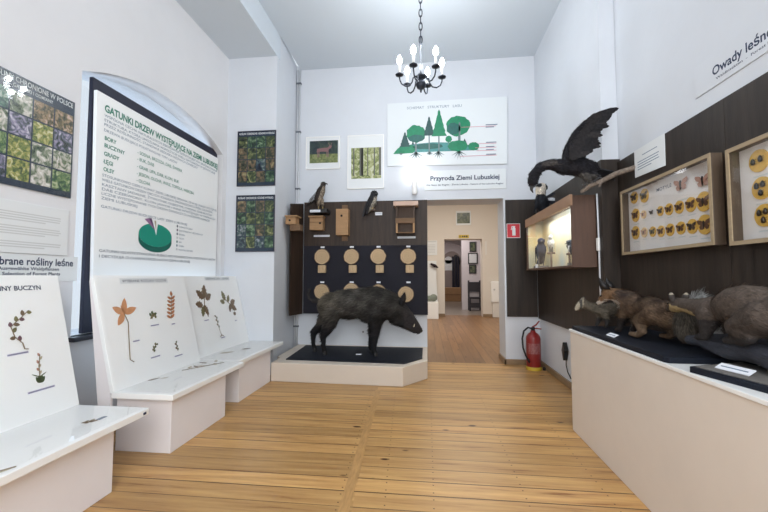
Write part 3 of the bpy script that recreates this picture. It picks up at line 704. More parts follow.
# the large tree species board standing in the window recess
TB = Plane((-2.69, 0, 0), (0, 1, 0), (0, 0, 1))
t = thing('tree_species_board', 'tall white board of tree species text and a green pie chart filling the window', 'information board', TB(3.73, .85))
mb = MB(); mb.prism([(2.835, 1.21), (4.655, 1.21), (4.655, 2.79), (2.80, 2.79)], TB, -.03, 0); mb.build('board', M['board'], t, bevel=.003)
text('GATUNKI DRZEW WYSTĘPUJĄCE NA ZIEMI LUBUSKIEJ', TB, 2.88, 2.645, .062, M['green_text'], t, width=1.75, bold=.04)
rows = [('WSPÓLNĄ CECHĄ NATURALNYCH ZBIOROWISK LEŚNYCH JEST ICH ZRÓŻNICOWANA', 2.600, 1.75), ('STRUKTURA, KTÓRA UMOŻLIWIA WSPÓŁŻYCIE WIELU GATUNKÓW W JEDNYM LESIE', 2.560, 1.70), ('PRZEZ ROŚLINNOŚĆ, STANOWIĄ SIEDLISKA RÓŻNYCH ZWIERZĄT', 2.523, 1.32), ('DRZEWA BUDUJĄCE PODSTAWOWE TYPY LASÓW', 2.475, .95),
        ('STOSUNKOWO CIEPŁY KLIMAT ZIEMI LUBUSKIEJ SPRAWIA, ŻE W JEJ LASACH WYSTĘPUJE', 2.090, 1.75), ('WIELE GATUNKÓW DRZEW OBCYCH I RZADKICH, SPROWADZONYCH PRZEZ CZŁOWIEKA', 2.052, 1.66), ('KASZTANY JADALNE, ŻYWOTNIK OLBRZYMI, CHOINA, DĄB BŁOTNY', 2.012, 1.66), ('DĄB CZERWONY, KLON JAWOR I INNE WYSTĘPUJĄ W PARKACH', 1.974, 1.72), ('LICZNE WYSTĘPOWANIE TYCH DRZEW ŚWIADCZY O ŁAGODNYM KLIMACIE', 1.936, 1.60), ('ZIEMI LUBUSKIEJ', 1.898, .40),
        ('GATUNKI DRZEW BUDUJĄCE LASY ZIEMI LUBUSKIEJ', 1.828, 1.15), ('GATUNKI IGLASTE STANOWIĄ BLISKO 90% POWIERZCHNI WSZYSTKICH LASÓW', 1.458, 1.75), ('I DECYDUJĄ O CHARAKTERZE LASÓW ZIEMI LUBUSKIEJ', 1.412, 1.22)]
for i, (s, v, w) in enumerate(rows): text(s, TB, 2.88, v, .024, M['blue_text' if i < 11 else 'navy_text'], t, width=w)
for s, v, d in (('BORY', 2.405, '- SOSNA, BRZOZA, DĄB, ŚWIERK'), ('BUCZYNY', 2.343, '- BUK, DĄB'), ('GRĄDY', 2.272, '- GRAB, LIPA, DĄB, KLON, BUK'), ('ŁĘGI', 2.205, '- JESION, OLCHA, WIĄZ, TOPOLA, WIERZBA'), ('OLSY', 2.140, '- OLCHA')):
    text(s, TB, 2.89, v, .034, M['green_text'], t, bold=.03); text(d, TB, 3.26, v, .032, M['green_text'], t, bold=.01)
mb = MB(); CU, CV, RX, RY = 3.545, 1.665, .235, .115
seg = lambda a0, a1, cu, cv: [(cu, cv)]+[(cu+RX*math.cos(math.radians(a0+(a1-a0)*i/30)), cv+RY*math.sin(math.radians(a0+(a1-a0)*i/30))) for i in range(31)]
mb.use(M['pie_side']); mb.prism([(CU+RX*math.cos(math.pi*(1+i/30)), CV+RY*math.sin(math.pi*(1+i/30))) for i in range(31)]+[(CU+RX*math.cos(-math.pi*i/30), CV-.055+RY*math.sin(-math.pi*i/30)) for i in range(31)], TB, .001, .0015)
mb.use(M['pie_top']); mb.prism(seg(-258, 85, CU, CV), TB, .0016, .002)
mb.use(M['pie_mauve']); mb.prism(seg(103, 128, CU-.02, CV+.05), TB, .0022, .0026); mb.use(M['pie_plum']); mb.prism(seg(103, 112, CU-.02, CV+.05), TB, .0027, .003); mb.use(M['leaf_tan']); mb.prism(seg(92, 98, CU, CV+.03), TB, .0022, .0026)
mb.build('pie_chart', None, t)
mb = MB()
for i, (s, c) in enumerate((('SOSNA ZWYCZAJNA', 'navy_text'), ('DĄB SZYPUŁKOWY I BEZSZYPUŁKOWY', 'pie_plum'), ('BRZOZA', 'navy_text'), ('OLCHA', 'paper_text'), ('BUK', 'pie_side'), ('ŚWIERK', 'blue_text'), ('POZOSTAŁE GATUNKI', 'paper_text'))):
    v = 1.79-.042*i; mb.use(M[c]); TB.rect(mb, 3.86, v, 3.88, v+.022, .001, .0015); text(s, TB, 3.90, v, .018, M['blue_text'], t)
mb.build('legend', None, t)

PL5 = Plane((0, 4.79, 0), (1, 0, 0), (0, 0, 1))
for (v0, v1, lab, sd) in ((2.452, 3.18, 'dark framed poster of herb photographs on the pier, upper of the two', 11), (1.585, 2.318, 'dark framed poster of herb photographs on the pier, lower of the two', 5)):
    p = poster(lab, PL5, -2.488, v0, -1.975, v1, 4, 4, P_DARK, 'ROŚLINY CHRONIONE I RZADKIE W POLSCE', tm=.06, group='herb posters on the pier', seed=sd)
    mb = MB(); 
    for a in ((-2.495, v0-.006, -1.968, v0+.004), (-2.495, v1-.004, -1.968, v1+.006), (-2.495, v0, -2.486, v1), (-1.977, v0, -1.968, v1)): PL5.rect(mb, *a, .001, .02)
    mb.build('frame', M['frame_dark'], p)

# ================================================================ end wall: pipes, pictures, tree diagram, signs, lamp
t = thing('wall_pipe', 'pair of thin pale pipes running down the corner from the ceiling', 'pipe', (-1.99, 5.72, 0))
for x in (-2.012, -1.975):
    mb = MB().tube([(x, 5.728, .2), (x, 5.728, 4.52)], .0135, 10); mb.build('pipe', M['metal'], t, smooth=True)
for z in (3.52, 2.62, 4.30, .50):
    mb = MB().box(-2.030, 5.708, z-.012, -1.955, 5.7495, z+.012); mb.build('clip', M['pipe_clip'], t)

def picture(label, pl, u0, v0, u1, v1, iu0, iv0, iu1, iv1, group=None, frame='white', cat='picture', d=.0):
    t = thing('framed_picture', label, cat, pl((u0+u1)/2, v0, 0), group)
    mb = MB(); pl.rect(mb, u0, v0, u1, v1, .001+d, .014+d); mb.build('mount', M['paper'], t)
    mb = MB()
    for a in ((u0-.008, v0-.008, u1+.008, v0+.004), (u0-.008, v1-.004, u1+.008, v1+.008), (u0-.008, v0, u0+.004, v1), (u1-.004, v0, u1+.008, v1)): pl.rect(mb, *a, .001+d, .022+d)
    mb.build('frame', M[frame], t)
    return t
t = picture('small white framed picture of a deer in a meadow', BW, -1.862, 2.93, -1.335, 3.43, 0, 0, 0, 0, 'framed pictures on the end wall')
mb = MB(); mb.use(M['photo_stag_sky']); BW.rect(mb, -1.81, 3.16, -1.36, 3.37, .0142, .0148); mb.use(M['photo_grass']); BW.rect(mb, -1.81, 3.02, -1.36, 3.16, .0142, .0148)
mb.use(M['deer']); mb.prism([(-1.70, 3.19), (-1.69, 3.245), (-1.60, 3.255), (-1.52, 3.26), (-1.49, 3.295), (-1.455, 3.285), (-1.47, 3.25), (-1.50, 3.235), (-1.515, 3.19), (-1.60, 3.20)], BW, .0149, .0153)
for x in (-1.685, -1.665, -1.54, -1.52): BW.rect(mb, x, 3.11, x+.012, 3.20, .0149, .0153)
for a, b, c, e in ((-1.49, 3.29, -1.52, 3.335), (-1.475, 3.29, -1.46, 3.335)): mb.prism([(a, b), (a+.008, b), (c+.006, e), (c, e)], BW, .0149, .0153)
mb.build('print', None, t)
t = picture('larger white framed picture of a birch wood', BW, -1.20, 2.605, -.65, 3.425, 0, 0, 0, 0, 'framed pictures on the end wall')
mb = MB(); mb.use(M['photo_wood']); BW.rect(mb, -1.15, 2.755, -.685, 3.235, .0142, .0148); mb.use(M['photo_trunk'])
for x, w in ((-1.02, .05), (-.99, .03), (-.90, .015), (-.80, .02), (-.72, .035), (-1.12, .02)): BW.rect(mb, x, 2.80, x+w, 3.23, .0149, .0153)
mb.build('print', None, t)

t = thing('forest_diagram_board', 'large white board with a green diagram of forest layers', 'information board', BW(.3, 2.91))
mb = MB(); mb.prism([(-.59, 2.935), (1.183, 2.91), (1.20, 3.925), (-.59, 3.905)], BW, .001, .025); mb.build('board', M['sign'], t, bevel=.003)
text('SCHEMAT   STRUKTURY   LASU', BW, -.29, 3.80, .04, M['blue_text'], t, d=.026, width=.82)
mb = MB(); DD = .0255
def blob(mb, u, v, ru, rv, m, d, n=26, jag=.08, seed=0):
    r = random.Random(seed); mb.use(M[m]); mb.prism([(u+ru*(1+r.uniform(-jag, jag))*math.cos(2*math.pi*k/n), v+rv*(1+r.uniform(-jag, jag))*math.sin(2*math.pi*k/n)) for k in range(n)], BW, d, d+.0004)
def firtree(mb, u, v0, v1, w, m, d):
    mb.use(M[m]); L = [(u-w, v0)]
    n = 5
    left = []; 
    for i in range(n):
        f = i/n; left += [(u-w*(1-f), v0+(v1-v0)*f), (u-w*(1-f)*.74, v0+(v1-v0)*(f+.13))]
    mb.prism(([(2*u-a, b) for a, b in left]+[(u, v1)]+left[::-1]), BW, d, d+.0004)
mb.use(M['forest_pond']); mb.prism([(-.48, 3.13), (.78, 3.13), (.62, 3.20), (.40, 3.26), (.10, 3.275), (-.15, 3.26), (-.34, 3.24)], BW, DD, DD+.0004)
mb.use(M['forest_green']); mb.prism([(-.50, 3.115), (-.20, 3.12), (-.14, 3.20), (-.22, 3.25), (-.36, 3.25), (-.44, 3.19)], BW, DD+.0005, DD+.0009)
blob(mb, .03, 3.215, .22, .045, 'forest_teal', DD+.0005, seed=3)
for u, v0, v1, w in ((-.155, 3.12, 3.40, .013), (.045, 3.12, 3.45, .009), (.19, 3.12, 3.42, .010), (.49, 3.12, 3.55, .016), (.335, 3.15, 3.27, .005)): mb.use(M['trunk_print']); BW.rect(mb, u-w, v0, u+w, v1, DD+.001, DD+.0014)
for u, L in ((-.155, .13), (.18, .11), (.485, .13), (.05, .06), (-.38, .03)):
    mb.use(M['trunk_print'])
    for a in (-150, -125, -100, -80, -55, -30):
        c, s = math.cos(math.radians(a)), math.sin(math.radians(a)); mb.prism([(u-.012*s, 3.125+.012*c), (u+.012*s, 3.125-.012*c), (u+L*c, 3.125+L*s)], BW, DD+.001, DD+.0014)
blob(mb, -.155, 3.415, .145, .135, 'forest_green', DD+.0015, seed=1); blob(mb, -.15, 3.345, .125, .055, 'forest_teal', DD+.002, seed=2)
firtree(mb, .045, 3.38, 3.675, .09, 'forest_dark', DD+.0016); firtree(mb, .195, 3.365, 3.775, .115, 'forest_green', DD+.0021)
firtree(mb, -.32, 3.22, 3.45, .085, 'forest_dark', DD+.0012); firtree(mb, -.20, 3.25, 3.31, .022, 'forest_dark', DD+.0012)
blob(mb, .475, 3.51, .178, .155, 'forest_green', DD+.0021, jag=.07, seed=5); blob(mb, .41, 3.47, .10, .09, 'forest_teal', DD+.0026, seed=7)
mb.use(M['trunk_print']); BW.rect(mb, .485, 3.20, .51, 3.56, DD+.0027, DD+.003)
blob(mb, .335, 3.315, .05, .05, 'forest_green', DD+.0016, seed=8); blob(mb, .47, 3.205, .15, .085, 'forest_green', DD+.0031, seed=9); firtree(mb, .57, 3.20, 3.31, .05, 'forest_dark', DD+.0029); blob(mb, .70, 3.19, .08, .062, 'forest_green', DD+.0032, seed=10)
mb.use(M['pink_line'])
for u0, u1, v in ((.52, 1.03, 3.485), (.78, 1.03, 3.225), (.72, 1.03, 3.165), (.74, 1.03, 3.12), (.50, 1.03, 3.045)): BW.rect(mb, u0, v-.003, u1, v+.003, DD+.0034, DD+.0038)
mb.use(M['blue_text'])
for v, w in ((3.50, .17), (3.465, .12), (3.235, .15), (3.17, .12), (3.125, .11), (3.055, .14)): BW.rect(mb, .88, v, .88+w, v+.013, DD+.0039, DD+.0042)
mb.build('printed_diagram', None, t)

t = thing('title_sign', 'white sign reading Przyroda Ziemi Lubuskiej above the doorway', 'sign', BW(.55, 2.55))
mb = MB(); BW.rect(mb, -.03, 2.548, 1.165, 2.845, .001, .012); mb.build('board', M['sign'], t, bevel=.002)
text('Przyroda Ziemi Lubuskiej', BW, .055, 2.695, .068, M['navy_text'], t, d=.013, width=1.01, bold=.035)
text('Die Natur der Region - Ziemia Lubuska - Nature of the Lubuskie Region', BW, .0, 2.615, .024, M['navy_text'], t, d=.013, width=1.12, bold=.02)

t = thing('wall_lamp', 'white wall uplight with a glowing tube under the forest board', 'lamp', BW(-.175, 2.5))
mb = MB().lathe((-.175, 5.655, 2.47), [(.0, 0), (.03, .005), (.04, .03), (.042, .20), (.038, .205)], 18); mb.box(-.20, 5.69, 2.52, -.15, 5.749, 2.62); mb.build('holder', M['white'], t, smooth=False)
mb = MB().lathe((-.175, 5.655, 2.675), [(.012, 0), (.055, .025), (.068, .085), (.058, .145), (.02, .18)], 18); mb.build('lit_bulb', M['bulb_wall'], t, smooth=True)
ld = bpy.data.lights.new('wall_lamp_light', 'POINT'); ld.energy = 1.6; ld.shadow_soft_size = .06; ld.color = (.93, .97, 1)
lo = bpy.data.objects.new('wall_lamp_light', ld); COL.objects.link(lo); lo.location = (-.175, 5.60, 2.82)

# ================================================================ nest boxes, wood slices and tags on the dark panel
def nestbox(label, x0, x1, z0, z1, hole, y0=5.53, y1=5.66, split=None, backboard=None, roof=True):
    t = thing('nest_box', label, 'nest box', ((x0+x1)/2, (y0+y1)/2, z0), 'nest boxes on the dark panel')
    zt = z1-(.022 if roof else 0)
    mb = MB().box(x0, y0, z0, x1, y1-.001, zt); mb.build('body', M['nest'], t, bevel=.003)
    if roof: mb = MB().box(x0-.012, y0-.03, zt, x1+.012, y1-.001, z1); mb.build('roof', M['nest'], t, bevel=.003)
    if split: mb = MB().box(x0-.001, y0-.004, split-.004, x1+.001, y0, split+.004); mb.build('front_joint', M['nest_dark'], t)
    F = Plane((0, y0, 0), (1, 0, 0), (0, 0, 1)); mb = MB(); F.disc(mb, hole[0], hole[1], .017, .0005, .003, 18); mb.build('entrance_hole', M['hole'], t)
    if backboard: mb = MB().box(*backboard); mb.build('backboard', M['nest_dark'], t, bevel=.003)
    return t
nestbox('small pale nest box below the hawk, with a low round hole', -1.735, -1.535, 1.95, 2.16, (-1.575, 2.05), split=2.065)
nestbox('tall narrow nest box with a long backboard, between hawk and owl', -1.335, -1.15, 1.868, 2.258, (-1.25, 2.155), backboard=(-1.27, 5.64, 1.79, -1.18, 5.6595, 2.335), roof=False)
t = thing('nest_box', 'wide nest box on the narrow side panel, jutting out by the pier', 'nest box', (-1.85, 5.20, 1.90), 'nest boxes on the dark panel')
mb = MB().box(-1.955, 5.13, 1.985, -1.81, 5.285, 2.085); mb.build('body', M['nest'], t, bevel=.003)
mb = MB().box(-1.96, 5.10, 2.085, -1.78, 5.285, 2.105); mb.build('roof', M['nest'], t, bevel=.003)
mb = MB().box(-1.905, 5.16, 1.90, -1.755, 5.285, 1.984); mb.build('lower_tray', M['nest_dark'], t, bevel=.003)
mb = MB(); Plane((0, 5.13, 0), (1, 0, 0), (0, 0, 1)).disc(mb, -1.895, 2.038, .015, .0005, .003, 16); mb.build('entrance_hole', M['hole'], t)
t = thing('nest_box', 'open fronted bird shelter with a pale plank roof, next to the doorway', 'nest box', (-.3, 5.58, 1.88), 'nest boxes on the dark panel')
mb = MB().box(-.475, 5.44, 2.27, -.12, 5.659, 2.335); mb.build('roof', M['pink_wood'], t, bevel=.006)
mb = MB().box(-.435, 5.56, 1.88, -.175, 5.659, 2.27); mb.build('back_board', M['nest_brown'], t)
for x in (-.44, -.195): mb = MB().box(x, 5.47, 1.88, x+.025, 5.66-.001, 2.27); mb.build('side_board', M['nest_brown'], t)
mb = MB().box(-.445, 5.462, 2.02, -.167, 5.482, 2.095); mb.build('front_rail', M['nest_dark'], t, bevel=.003)
for x in (-.44, -.197): mb = MB().box(x, 5.465, 1.88, x+.027, 5.475, 2.02); mb.build('front_post', M['nest'], t)
mb = MB().box(-.415, 5.48, 1.88, -.195, 5.56, 1.895); mb.build('floor_board', M['nest_dark'], t)

SX = [(-1.57, 'first'), (-1.12, 'second'), (-.716, 'third'), (-.273, 'fourth')]
NAMES = {0: ('left', 'below the hawk'), 1: ('second', 'below the tall nest box'), 2: ('third', 'below the owl'), 3: ('right', 'below the open bird shelter')}
sl0 = None
def wood_slice(u, v, r, label, seed):
    t = thing('wood_slice', label, 'wood slice', PB(u, v-r), 'wood slices on the dark panel')
    rnd = random.Random(seed); n = 30; k = [1+rnd.uniform(-.03, .03) for _ in range(n)]
    out = lambda q: [(u+r*q*k[i]*math.cos(2*math.pi*i/n), v+r*q*k[i]*math.sin(2*math.pi*i/n)) for i in range(n)]
    mb = MB(); mb.prism(out(1), PB, .001, .030); mb.build('bark', M['bark'], t)
    mb = MB(); mb.prism(out(.93), PB, .030, .0325); mb.build('cut_face', M['cutwood'], t)
    mb = MB().use(M['ring'])
    for q in (.72, .5, .3):
        o_, i_ = out(q), out(q-.035)
        for a in range(n): b = (a+1) % n; mb.prism([o_[a], o_[b], i_[b], i_[a]], PB, .0326, .033)
    PB.disc(mb, u+.01*rnd.uniform(-1, 1), v, .009, .0326, .0332, 10); mb.build('growth_rings', None, t)
for i, (u, w) in enumerate(SX):
    p = NAMES[i][1]
    wood_slice(u, 1.555, .119, 'round wood slice of the upper row, '+p, i)
    wood_slice(u if i < 3 else -.309, (1.031, 1.045, 1.028, 1.0)[i], .119, 'round wood slice of the lower row behind the boar, '+p, 10+i)
    mb = MB(); PB.rect(mb, u-.055+.02*(i > 0), 1.312, u+.062+.02*(i > 0), 1.427, .001, .05); o = mb.build('wood_block', M['cutwood'], bevel=.004); tag(o, 'small square wood block under the upper wood slice '+p, 'wood block', 'wood blocks on the dark panel')
    mb = MB(); PB.rect(mb, u+.02, 1.35, u+.024, 1.42, .0501, .0506); PB.rect(mb, u-.03, 1.32, u-.027, 1.42, .0501, .0506); mb.build('grain', M['ring'], o)
    for v, nm in ((1.700, 'upper'), (1.172, 'lower')):
        mb = MB(); PB.rect(mb, u-.028, v-.012, u+.032, v+.012, .001, .006); o = mb.build('name_tag', M['tag']); tag(o, f'tiny white tag above the {nm} wood slice '+p, 'label', 'white tags on the dark panel')
def tagstrip(u0, u1, v, label, h=.014, pl=PB, d=.001, grp='white tags on the dark panel'):
    mb = MB(); pl.rect(mb, u0, v-h, u1, v+h, d, d+.005); o = mb.build('name_tag', M['tag'])
    mb = MB(); pl.rect(mb, u0+.01, v-.003, u1-.01, v+.003, d+.0051, d+.0055); mb.build('print_line', M['blue_text'], o)
    return tag(o, label, 'label', grp)
tagstrip(-1.706, -1.46, 1.872, 'long white tag strip under the small nest box below the hawk')
tagstrip(-.432, -.165, 1.835, 'long white tag strip under the open bird shelter')
tagstrip(-.765, -.66, 2.195, 'short white tag beside the owl', h=.022)

# ================================================================ plinth with the wild boar
t = thing('display_plinth', 'low white plinth with a cut corner and navy top under the boar', 'plinth', (-.95, 5.1, 0))
mb = MB(); Z = lambda u, v, d: (u, v, d)
mb.prism([(-1.872, 4.50), (-.28, 4.44), (0, 4.82), (0, 5.749), (-1.958, 5.749), (-1.935, 4.86), (-1.872, 4.80)], Z, 0, .224); mb.build('base', M['plinth'], t, bevel=.008)
mb = MB(); mb.prism([(-1.745, 4.66), (-.27, 4.585), (-.065, 4.90), (-.065, 5.60), (-1.80, 5.63)], Z, .2242, .236); mb.build('top_mat', M['mat'], t)
mb = MB().box(-.93, 5.0, .2365, -.86, 5.045, .243); o = mb.build('name_tag', M['tag']); tag(o, 'tiny white tag lying on the navy mat under the boar', 'label')
mb = MB(); BW.disc(mb, -.955, .43, .028, .001, .02, 16); o = mb.build('wall_outlet', M['metal']); tag(o, 'small round grey outlet low on the end wall behind the boar', 'outlet')
mb = MB(); BW.disc(mb, -.955, .43, .012, .02, .022, 12); mb.build('outlet_hole', M['hole'], o)

B = thing('wild_boar', 'stuffed dark grey wild boar standing on the low plinth', 'wild boar', (-.95, 5.08, .236))
def boar_tone(p):
    x, y, z = p
    k = max(0, min(1, (z-.55)/.45)); base = np.array([.012, .011, .013])*(1-k)+np.array([.060, .055, .048])*k; base = base*(1+.45*math.sin(23*x+9*z)*math.sin(31*z-7*x))
    if x < -1.05 and z > .6: base = base*(1+np.array([.9, .8, .55])*min(1, (-1.05-x)/.3))
    if x > -.75: base = base*(.62 if z > .6 else 1)
    if x > -.30: base = np.array([.030, .026, .026])
    if z < .50 and x < -.3: base = np.array([.010, .010, .012])
    return base
prims = [E((-1.27, 5.08, .86), (.19, .155, .18)), E((-1.02, 5.08, .885), (.36, .175, .20)), E((-.70, 5.08, .865), (.27, .17, .245)), E((-.52, 5.08, .88), (.22, .14, .17)),
         Cp(((-1.25, 5.08, .99), .05), ((-.92, 5.08, 1.045), .05), ((-.66, 5.08, 1.07), .055), ((-.46, 5.08, 1.0), .055)),
         Cp(((-.55, 5.08, .86), .17), ((-.36, 5.08, .80), .125)), Cp(((-.37, 5.08, .81), .125), ((-.25, 5.08, .71), .092), ((-.15, 5.08, .60), .064), ((-.118, 5.08, .558), .053)),
         Cp(((-.40, 5.08, .72), .10), ((-.27, 5.08, .625), .066), ((-.16, 5.08, .555), .042)),
         Cp(((-1.25, 5.02, .77), .12), ((-1.285, 5.0, .62), .082), ((-1.365, 4.99, .465), .042), ((-1.355, 4.985, .34), .030), ((-1.345, 4.98, .278), .034)),
         Cp(((-1.35, 5.16, .75), .11), ((-1.44, 5.18, .60), .064), ((-1.555, 5.19, .47), .040), ((-1.56, 5.19, .34), .029), ((-1.54, 5.19, .278), .032)),
         Cp(((-.645, 5.00, .77), .105), ((-.664, 4.98, .57), .062), ((-.685, 4.97, .42), .050), ((-.69, 4.965, .31), .034), ((-.675, 4.965, .278), .036)),
         Cp(((-.70, 5.17, .77), .085), ((-.722, 5.18, .56), .052), ((-.75, 5.19, .42), .044), ((-.765, 5.19, .31), .033), ((-.75, 5.19, .278), .035))]
body('body', prims, .015, boar_tone, B, smooth_it=3, hair=16000, hlen=.065, hw=.0036, flow=lambda p: (-1, 0, -.45), lift=.20, top=lambda p: 0 if p[2] < .33 else 1.3 if p[2] > 1.02 else (.35 if (p[2] < .5 or p[0] > -.36) else 1.))
for s in (-1, 1):
    body('ear', [Cp(((-.33, 5.08+s*.085, .91), .035), ((-.315, 5.08+s*.11, .96), .034), ((-.30, 5.08+s*.125, 1.03), .010))], .008, lambda p: (.018, .017, .019), B, smooth_it=2, hair=350, hlen=.03, hw=.0015, flow=lambda p: (0, 0, 1), lift=.3)
    MB().ball((-.235, 5.08+s*.078, .755), .012, 10).build('eye', M['eye'], B, True)
    MB().tube([(-.185, 5.08+s*.05, .60), (-.17, 5.08+s*.066, .615), (-.165, 5.08+s*.066, .645)], [.009, .007, .002], 7).build('tusk', M['tusk'], B, True)
for x, y in ((-1.335, 4.98), (-1.53, 5.19), (-.665, 4.965), (-.74, 5.19)):
    mb = MB()
    for dy in (-.016, .016): mb.lathe((x, y+dy, .2365), [(.026, 0), (.024, .02), (.017, .045)], 10)
    mb.build('hoof', M['hoof'], B)
MB().lathe((-.102, 5.08, .553), [(.001, -.028), (.038, -.02), (.042, 0), (.036, .018), (.001, .025)], 14).build('snout_disc', M['hoof'], B, True)
body('tail', [Cp(((-1.45, 5.08, .92), .024), ((-1.53, 5.08, .915), .014), ((-1.585, 5.08, .95), .012), ((-1.60, 5.08, 1.02), .012), ((-1.575, 5.08, 1.065), .013))], .007, lambda p: (.04, .036, .034), B, smooth_it=2, hair=500, hlen=.05, hw=.0014, flow=lambda p: (-.4, 0, .8), lift=.2)

# ================================================================ birds on the dark panel
def eye_pair(parent, c, dv, r=.006):
    for s in (-1, 1): MB().ball(Vector(c)+Vector(dv)*s, r, 8).build('eye', M['eye'], parent, True)
H = thing('stuffed_hawk', 'stuffed brown hawk with pale breast standing above the small nest box', 'hawk', (-1.59, 5.55, 2.18))
def hawk_tone(p):
    x, y, z = p
    front = (x+1.60)-(2.47-z)*-.30
    pale = x > -1.585+.30*(z-2.47)+.012 and 2.34 < z < 2.605
    return ((.34, .28, .21) if random.random() > .38 else (.10, .075, .055)) if pale else (.040, .032, .028) if z > 2.34 else (.13, .10, .075)
body('body', [E((-1.535, 5.55, 2.64), (.042, .036, .038)), Cp(((-1.545, 5.55, 2.60), .040), ((-1.575, 5.55, 2.52), .066), ((-1.605, 5.55, 2.44), .064), ((-1.64, 5.55, 2.38), .035)),
              Cp(((-1.60, 5.52, 2.40), .036), ((-1.595, 5.515, 2.31), .017)), Cp(((-1.57, 5.58, 2.41), .036), ((-1.55, 5.585, 2.32), .017))], .008, hawk_tone, H, 'plumage', 3, 1400, .026, .003, lambda p: (-.35, 0, -1), .12)
plates('wing', [((-1.60+.004*i, 5.50, 2.54-.02*i), (-1.735-.012*i, 5.505, 2.40-.028*i), (.6, 0, .8), .02, (.04, .034, .03), .003) for i in range(5)], H)
plates('tail', [((-1.65, 5.53+.012*i, 2.40), (-1.80, 5.53+.014*i, 2.315), (0, 1, 0), .016, (.05, .042, .036), .002) for i in range(4)], H)
for x, y in ((-1.595, 5.515), (-1.55, 5.585)):
    mb = MB().tube([(x, y, 2.32), (x, y, 2.255)], .008, 8)
    for a in (-.5, 0, .5): mb.tube([(x, y, 2.258), (x+.035*math.cos(a), y+.035*math.sin(a), 2.252)], .005, 6)
    mb.build('leg', M['claw'], H)
MB().tube([(-1.50, 5.55, 2.645), (-1.478, 5.55, 2.642), (-1.470, 5.55, 2.622)], [.014, .009, .002], 8).build('beak', M['beak'], H, True)
eye_pair(H, (-1.515, 5.55, 2.65), (0, .033, 0))
mb = MB().box(-1.72, 5.44, 2.19, -1.45, 5.659, 2.25); mb.build('bracket', M['black'], H, bevel=.004)
tagstrip(-1.70, -1.545, 2.215, 'white tag on the black bracket under the hawk', pl=Plane((0, 5.44, 0), (1, 0, 0), (0, 0, 1)), h=.018)

O = thing('stuffed_owl', 'stuffed dark owl with white breast leaning out from the panel top', 'owl', (-.84, 5.58, 2.18))
def owl_tone(p):
    x, y, z = p
    return ((.44, .40, .33) if random.random() > .3 else (.10, .09, .08)) if ((x-(-.80)) > (2.36-z)*-.45+.018 and z < 2.43 and y < 5.60) else (.030, .030, .033)
body('body', [E((-.765, 5.55, 2.475), (.055, .052, .05)), Cp(((-.775, 5.55, 2.44), .054), ((-.80, 5.56, 2.36), .068), ((-.845, 5.57, 2.27), .055), ((-.88, 5.58, 2.21), .03))], .008, owl_tone, O, 'plumage', 3, 1500, .028, .0035, lambda p: (-.35, 0, -1), .14)
plates('wing', [((-.83-.01*i, 5.50, 2.42-.02*i), (-.90-.008*i, 5.515, 2.25-.03*i), (.7, 0, .6), .024, (.028, .028, .032), .003) for i in range(5)], O)
plates('tail', [((-.86, 5.56+.012*i, 2.26), (-.93, 5.57+.012*i, 2.15), (0, 1, 0), .016, (.035, .033, .035), .002) for i in range(4)], O)
MB().tube([(-.735, 5.505, 2.472), (-.722, 5.49, 2.455)], [.011, .002], 7).build('beak', M['beak'], O, True)
for c in ((-.758, 5.50, 2.49), (-.722, 5.525, 2.49)): MB().ball(c, .009, 8).build('eye', M['eye'], O, True)
mb = MB().tube([(-.82, 5.66, 2.235), (-.80, 5.58, 2.235), (-.76, 5.53, 2.24)], .016, 8); mb.build('perch', M['branch'], O, True)
for y in (5.545, 5.575): MB().tube([(-.805, y, 2.31), (-.79, y, 2.25)], .01, 7).build('leg', M['claw'], O)

# ================================================================ doorway side: fire sign, extinguisher, small notices
FS = Plane((0, 5.72, 0), (1, 0, 0), (0, 0, 1))
t = thing('fire_sign', 'square red fire extinguisher sign with a white pictogram', 'sign', FS(1.24, 1.81))
mb = MB(); FS.rect(mb, 1.135+.02, 1.815, 1.345, 2.025, .001, .006); mb.build('white_edge', M['paper'], t)
mb = MB(); FS.rect(mb, 1.162, 1.822, 1.338, 2.018, .006, .0075); mb.build('red_field', M['red_sign'], t)
mb = MB(); FS.rect(mb, 1.232, 1.85, 1.278, 1.955, .0076, .009); mb.prism([(1.232, 1.955), (1.278, 1.955), (1.265, 1.975), (1.245, 1.975)], FS, .0076, .009); FS.rect(mb, 1.225, 1.975, 1.275, 1.987, .0076, .009); mb.prism([(1.225, 1.987), (1.213, 1.93), (1.221, 1.93), (1.233, 1.975)], FS, .0076, .009)
mb.build('pictogram', M['paper'], t)

X0, Y0 = 1.43, 5.47
t = thing('fire_extinguisher', 'red fire extinguisher on a yellow foot standing in the corner', 'fire extinguisher', (X0, Y0, 0))
MB().lathe((X0, Y0, 0), [(.098, 0), (.10, .005), (.10, .035), (.094, .045)], 28).build('foot', M['yellow'], t)
MB().lathe((X0, Y0, .035), [(.092, 0), (.095, .01), (.095, .38), (.088, .41), (.065, .445), (.035, .465), (.028, .49)], 28).build('cylinder', M['red'], t, True)
MB().lathe((X0, Y0, .52), [(.024, 0), (.026, .01), (.026, .04), (.018, .05)], 14).build('valve', M['black'], t)
MB().tube([(X0-.01, Y0, .565), (X0+.04, Y0-.01, .60), (X0+.08, Y0-.02, .655)], [.012, .011, .008], 8).build('handle', M['red'], t)
MB().tube([(X0-.01, Y0, .548), (X0+.05, Y0-.01, .552), (X0+.105, Y0-.02, .545)], [.010, .009, .007], 8).build('carry_lever', M['red'], t)
MB().tube([(X0-.02, Y0-.01, .55), (X0-.07, Y0-.02, .565), (X0-.13, Y0-.04, .52), (X0-.155, Y0-.05, .42), (X0-.15, Y0-.06, .30), (X0-.12, Y0-.07, .20), (X0-.085, Y0-.07, .135)], .012, 9).build('hose', M['black'], t, True)
